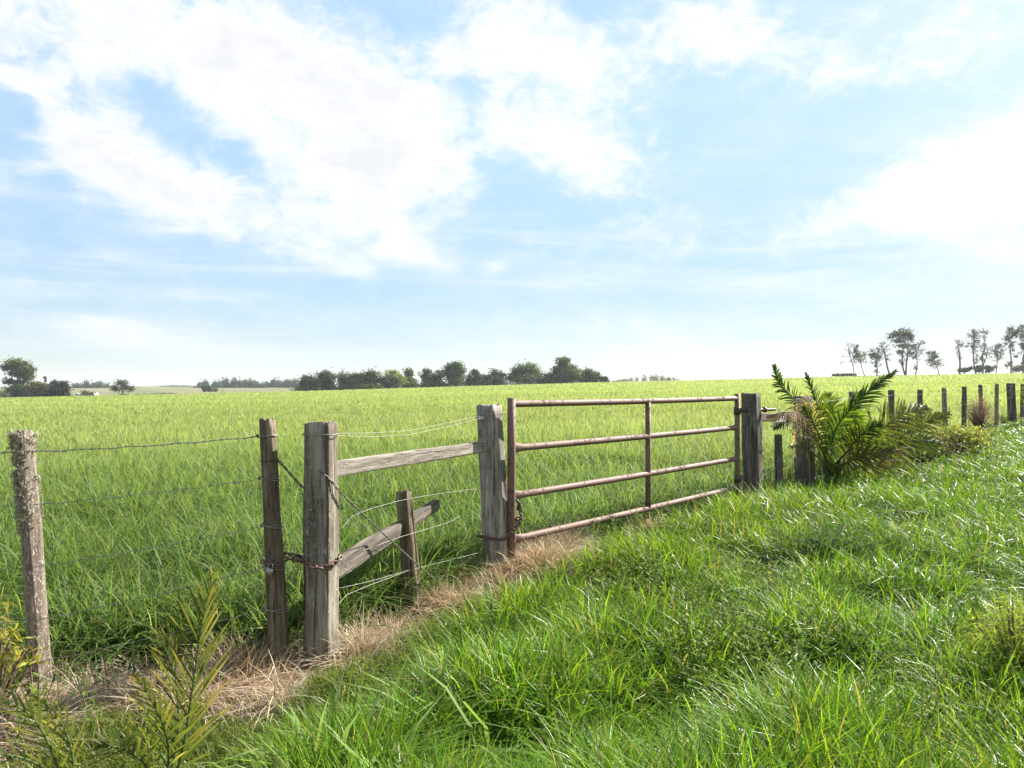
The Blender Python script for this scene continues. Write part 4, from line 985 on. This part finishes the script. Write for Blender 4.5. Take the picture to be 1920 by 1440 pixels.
tree('broadleaf_tree', 'lone umbrella-shaped greyish tree left of centre on the horizon', 'tree', 320, 231, 746, [(231, 726)],
     [(228, 722, 13, 8, 500), (240, 728, 11, 8, 380), (222, 730, 9, 7, 260), (232, 716, 9, 4, 200)], GR, .4, 1.1, tr=.35, twig=1)
tree('broadleaf_tree', 'small dark bush at the foot of the lone umbrella-shaped tree', 'bush', 318, 231, 746, [(231, 741)], [(231, 742, 7, 4, 260)], DG, .4, 1.2, tr=.15)
tree('broadleaf_tree', 'pale olive bush beside the small white farm building', 'bush', 330, 163, 748, [(163, 738)], [(160, 736, 8, 6, 300), (170, 740, 9, 5, 300)], GR, .4, 1.1, tr=.15)
tree('broadleaf_tree', 'dark round tree in front of the far wood left of the utility pole', 'tree', 420, 383, 742, [(383, 730)], [(382, 731, 5, 7, 280), (394, 732, 7, 7, 380)], DG, .55, 1.2, tr=.2)
tree('broadleaf_tree', 'small dark round tree just left of the utility pole', 'tree', 420, 404, 740, [(404, 731)], [(404, 732, 3.5, 4.5, 150)], DG, .5, 1.2, tr=.15)

# right crest: thin, wind-blown trees against the bright sky
G_CR = 'thin trees on the crest at the right'
cr = 297
tree('bare_tree', 'bare fan-shaped leafless tree, leftmost on the right crest', 'tree', cr, 1602, 704, [(1592, 660)], [(1584, 668, 10, 9, 1), (1594, 654, 8, 10, 1), (1578, 680, 9, 7, 1), (1588, 648, 6, 6, 1), (1600, 660, 6, 9, 1)], GR, .3, .0, (.20, .19, .18), .24, 1, G_CR, True)
tree('slender_tree', 'slender leaning tree with a small leafy top beside the bare fan-shaped tree', 'tree', cr, 1622, 705, [(1604, 652)], [(1604, 655, 4, 6, 150), (1606, 664, 4, 6, 130), (1602, 670, 3, 4, 60), (1608, 648, 2.5, 3, 40)], GR, .4, 1.0, (.20, .19, .18), .2, 1, G_CR)
tree('slender_tree', 'short leafy tree left of the bare leaning trunk on the crest', 'tree', cr, 1644, 704, [(1643, 664)], [(1638, 664, 7, 6, 200), (1646, 672, 7, 7, 230), (1643, 685, 4, 9, 150), (1644, 697, 5, 5, 120)], OG, .38, 1.0, (.17, .16, .15), .28, 1, G_CR)
tree('bare_tree', 'thick bare trunk leaning left on the crest, twigs at its top', 'tree', cr, 1669, 704, [(1652, 648)], [(1650, 645, 7, 10, 40), (1656, 660, 6, 8, 60), (1663, 675, 5, 6, 70), (1646, 656, 5, 6, 40)], GR, .35, 1.0, (.15, .14, .13), .42, 1, G_CR, True)
tree('eucalyptus_tree', 'largest tree on the right crest, two trunks under a dense flat crown', 'tree', cr, 1697, 704, [(1688, 640), (1702, 636)],
     [(1688, 626, 12, 7, 520), (1700, 624, 11, 9, 560), (1672, 630, 9, 5, 260), (1710, 632, 7, 7, 240), (1680, 640, 10, 6, 260), (1695, 648, 12, 6, 330), (1712, 650, 8, 5, 180), (1686, 662, 7, 7, 180), (1706, 662, 7, 7, 160), (1690, 678, 5, 9, 120)], GR, .42, 1.15, (.15, .14, .13), .4, 0, G_CR)
tree('slender_tree', 'sparse tree with thin top just right of the largest crest tree', 'tree', cr, 1716, 704, [(1717, 655)], [(1716, 668, 6, 8, 160), (1726, 660, 7, 7, 60), (1730, 640, 6, 6, 60), (1722, 648, 6, 8, 60), (1716, 690, 4, 6, 80)], GR, .36, 1.0, (.17, .16, .15), .28, 1, G_CR, True)
tree('slender_tree', 'small leaning tree with a layered crown at the right of the left crest group', 'tree', cr, 1761, 703, [(1750, 670)], [(1746, 660, 8, 4, 220), (1752, 668, 8, 4, 220), (1742, 676, 8, 4, 130), (1756, 679, 6, 5, 140), (1748, 684, 6, 3, 60)], GR, .38, 1.0, (.17, .16, .15), .22, 1, G_CR)
tree('bare_tree', 'straight grey bare trunk above a dark bush, left of the second crest group', 'tree', cr, 1799, 702, [(1798, 642)], [(1797, 640, 6, 8, 6), (1805, 648, 7, 8, 40), (1793, 650, 6, 10, 6), (1799, 672, 5, 10, 60)], GR, .35, 1.0, (.17, .16, .155), .42, 1, G_CR, True)
tree('shrub', 'dark round bush at the foot of the straight grey bare trunk', 'bush', cr - 1, 1808, 702, [(1808, 693)], [(1803, 695, 8, 4, 300), (1813, 693, 6, 4.5, 260), (1819, 690, 4, 4, 120)], DG, .4, 1.2, tr=.15)
tree('slender_tree', 'tall sparse-leaved tree, first of a pair in the second crest group', 'tree', cr, 1830, 701, [(1829, 628)], [(1822, 630, 8, 7, 150), (1828, 622, 6, 5, 90), (1826, 655, 6, 10, 190), (1833, 640, 6, 8, 110), (1829, 672, 5, 9, 150)], GR, .38, 1.0, (.16, .15, .14), .34, 1, G_CR)
tree('slender_tree', 'tall forked thin tree, second of a pair in the second crest group', 'tree', cr + 1, 1844, 701, [(1844, 630), (1850, 660)], [(1842, 620, 8, 6, 90), (1850, 628, 6, 8, 90), (1846, 650, 5, 9, 120), (1842, 672, 5, 7, 120)], GR, .36, 1.0, (.17, .16, .15), .28, 1, G_CR)
tree('shrub', 'wide dark bush at the feet of the pair of tall thin trees', 'bush', cr - 1, 1847, 702, [(1846, 690)], [(1838, 692, 8, 6, 420), (1851, 690, 9, 6.5, 520)], MG, .4, 1.2, tr=.15)
tree('slender_tree', 'thin crooked tree with scattered leaves between the pair and the right edge', 'tree', cr, 1867, 701, [(1872, 652)], [(1874, 648, 5, 4, 70), (1866, 662, 4, 7, 100), (1870, 675, 6, 6, 110), (1880, 670, 6, 4, 40), (1867, 690, 5, 5, 90)], GR, .36, 1.0, (.18, .17, .16), .22, 1, G_CR)
tree('eucalyptus_tree', 'tall dark leafy tree second from the right edge', 'tree', cr, 1896, 700, [(1897, 625)], [(1897, 618, 7, 7, 260), (1904, 628, 8, 8, 300), (1893, 632, 6, 6, 160), (1885, 634, 7, 3, 50), (1896, 652, 5, 10, 170), (1892, 685, 6, 8, 160), (1904, 668, 5, 4, 50)], GR, .4, 1.1, (.16, .15, .15), .34, 0, G_CR)
tree('eucalyptus_tree', 'tall dark leafy tree cut by the right edge', 'tree', cr, 1919, 700, [(1918, 625)], [(1916, 616, 7, 7, 260), (1920, 630, 8, 9, 320), (1917, 655, 5, 12, 200), (1928, 640, 7, 8, 200), (1914, 688, 6, 7, 180)], GR, .4, 1.1, (.15, .14, .15), .45, 0, G_CR)
tree('shrub', 'low grey bush between the last two trees at the right edge', 'bush', cr + 3, 1905, 701, [(1905, 692)], [(1902, 692, 8, 5, 260), (1912, 690, 7, 5, 220)], GR, .4, 1.2, tr=.12)
b = MB(); c = at(1585, 705, 299); c.z = tz(c.x, 299); n = 1600
P = np.stack([c.x + rng.uniform(-24, 20, n) * 299 / F, 299 + rng.normal(0, .5, n), c.z + .25 + np.abs(rng.normal(0, .42, n))], 1)
b.add(*quads(P, rng.uniform(.2, .4, n), .5, pal(n, DG))); tag(b.build('hedge', M_TREE, None, False, tuple(c)), 'low dark strip of scrub under the bare fan-shaped tree', 'hedge')

# far woods: read as one mass each
def wood(name, lab, px0, px1, Y, top, bot, n, cols, leaf, trunks=0, vary=.35):
    b = MB(); m = int((px1 - px0) / 3); xs = np.sort(rng.uniform(px0, px1, m)); 
    for px in xs:
        env = math.sin(math.pi * min(1, max(0.02, (px - px0) / (px1 - px0)))) ** .25
        tp_ = np.interp(px, *top) if isinstance(top, tuple) else top
        h = (bot - tp_) * env * random.uniform(1 - vary, 1.1); c = at(px, bot - h * .5, Y + random.uniform(-15, 25)); z0 = tz(c.x, c.y); s = Y / F
        k = int(n / m); v = rng.normal(size=(k, 3)) * np.array([2.4 * s, 2.4 * s, h * .26 * s]); P = np.array(list(c)) + v; P[:, 2] = np.maximum(P[:, 2], z0)
        b.add(*quads(P, leaf * rng.uniform(.5, 1.2, k), .5, pal(k, cols, .15) * random.uniform(.75, 1.25)))
        b.tube([(c.x, c.y, z0 - .5), (c.x, c.y, z0 + h * s * (.9 if trunks else .6))], [.3, .12], (.2, .19, .18), 5)
    tag(b.build(name, M_TREE), lab, 'wood', kind='stuff')
wood('far_wood', 'bluish far wood behind the lone umbrella-shaped tree', 126, 218, 760, 716, 737, 9000, DG, 1.1)
wood('far_wood', 'bluish far wood behind the utility pole', 366, 497, 760, 711, 732, 12000, DG, 1.1)
wood('far_wood', 'bluish far wood touching the left end of the tree row', 494, 575, 820, 711, 728, 8000, DG, 1.1)
wood('far_wood', 'pale leafless plantation on the horizon right of the tree row', 1150, 1276, 420, ([1150, 1190, 1220, 1276], [712, 706, 702, 705]), 717, 5200, [(.20, .18, .165), (.24, .22, .20)], .35, 1, .12)
wood('far_wood', 'thin blue line of far trees left of the utility pole', 296, 362, 1500, 723, 729, 2600, [(.04, .055, .04)], 2.0)
wood('far_scrub', 'low scrub in the pasture below the lone tree', 258, 330, 330, 738, 744, 1500, GR, .4)
wood('far_scrub', 'low scrub at the left edge below the tall tree', -12, 22, 302, 732, 748, 1600, GR, .4)

# poles and small buildings far off
def pole(name, lab, px, top, Y, r, arm=True):
    f = at(px, 760, Y); z0 = tz(f.x, Y); t = at(px, top, Y); root = empty(name, (f.x, Y, z0)); tag(root, lab, 'utility pole')
    def part(nm, b):
        o = b.build(nm, M_BARK, None, True); o.parent = root; o.matrix_parent_inverse = Matrix.Translation(root.location).inverted()
    b = MB(); b.tube([(f.x, Y, z0 - .3), (f.x, Y, (z0 + t.z) / 2), (t.x, Y, t.z)], [r, r * .85, r * .7], (.15, .13, .12), 8); part('pole', b)
    if arm:
        b = MB(); b.box(t.x, Y, t.z - .5, 1.5, .12, .12, (.15, .13, .12)); part('cross_arm', b)
        for dx in (-.65, 0, .65):
            b = MB(); b.tube([(t.x + dx, Y, t.z - .44), (t.x + dx, Y, t.z - .25)], [.05, .03], (.4, .4, .4), 6); part('insulator', b)
pole('utility_pole', 'thin utility pole standing in the field left of centre', 417, 707, 285, .11)
pole('utility_pole', 'thin pole in the gap near the left end of the tree row', 634, 701, 285, .10)

def house(lab, px, w, py0, py1, Y):
    a = at(px, py1, Y); s = Y / F; W, H, D = w * s, (py1 - py0) * s, 5.0; z0 = a.z - 1.0
    root = empty('farm_building', (a.x, Y, z0)); tag(root, lab, 'building', 'white farm buildings far off')
    m1 = bpy.data.materials.get('white_wall') or flat_mat('white_wall', (.62, .60, .56)); m2 = bpy.data.materials.get('pale_roof') or flat_mat('pale_roof', (.55, .52, .5), .6)
    def part(nm, b, mt):
        o = b.build(nm, mt); o.parent = root; o.matrix_parent_inverse = Matrix.Translation(root.location).inverted()
    b = MB(); b.box(a.x, Y, z0 + (H * .65 + 1) / 2, W, D, H * .65 + 1); part('wall', b, m1)
    z = z0 + H * .65 + 1; b = MB(); x0, x1 = a.x - W * .55, a.x + W * .55
    b.add([(x0, Y - D * .6, z), (x1, Y - D * .6, z), (x1, Y, z + H * .5), (x0, Y, z + H * .5), (x1, Y + D * .6, z), (x0, Y + D * .6, z)], [(0, 1, 2, 3), (3, 2, 4, 5), (0, 3, 5, 0), (1, 4, 2, 1), (0, 5, 4, 1)], (.5, .5, .5)); part('roof', b, m2)
    b = MB(); b.box(a.x - W * .2, Y - D * .5 - .02, z0 + 1.2, .9, .06, 1.9); part('door', b, M_BARK)
    b = MB(); b.box(a.x + W * .2, Y - D * .5 - .02, z0 + 1.6, .9, .06, .8); part('window', b, M_BARK)
house('tiny white farm building left of the pale olive bush', 151, 9, 737, 742, 345)
house('tiny white farm building right of the pale olive bush', 176, 7, 736, 741, 352)

# ------------------------------------------------------------------ air
def haze():
    b = MB(); b.box(0, 0, 22, 7400, 7400, 60)
    m = bpy.data.materials.new('haze_air'); m.use_nodes = True; T = NT(m.node_tree); T.n.clear()
    out = T.new('ShaderNodeOutputMaterial'); v = T.new('ShaderNodeVolumePrincipled')
    v.inputs['Color'].default_value = (.86, .92, 1, 1); v.inputs['Density'].default_value = .00016; v.inputs['Anisotropy'].default_value = .2
    T.link(v.outputs[0], out.inputs['Volume']); o = b.build('haze', m); o['kind'] = 'stuff'
haze()
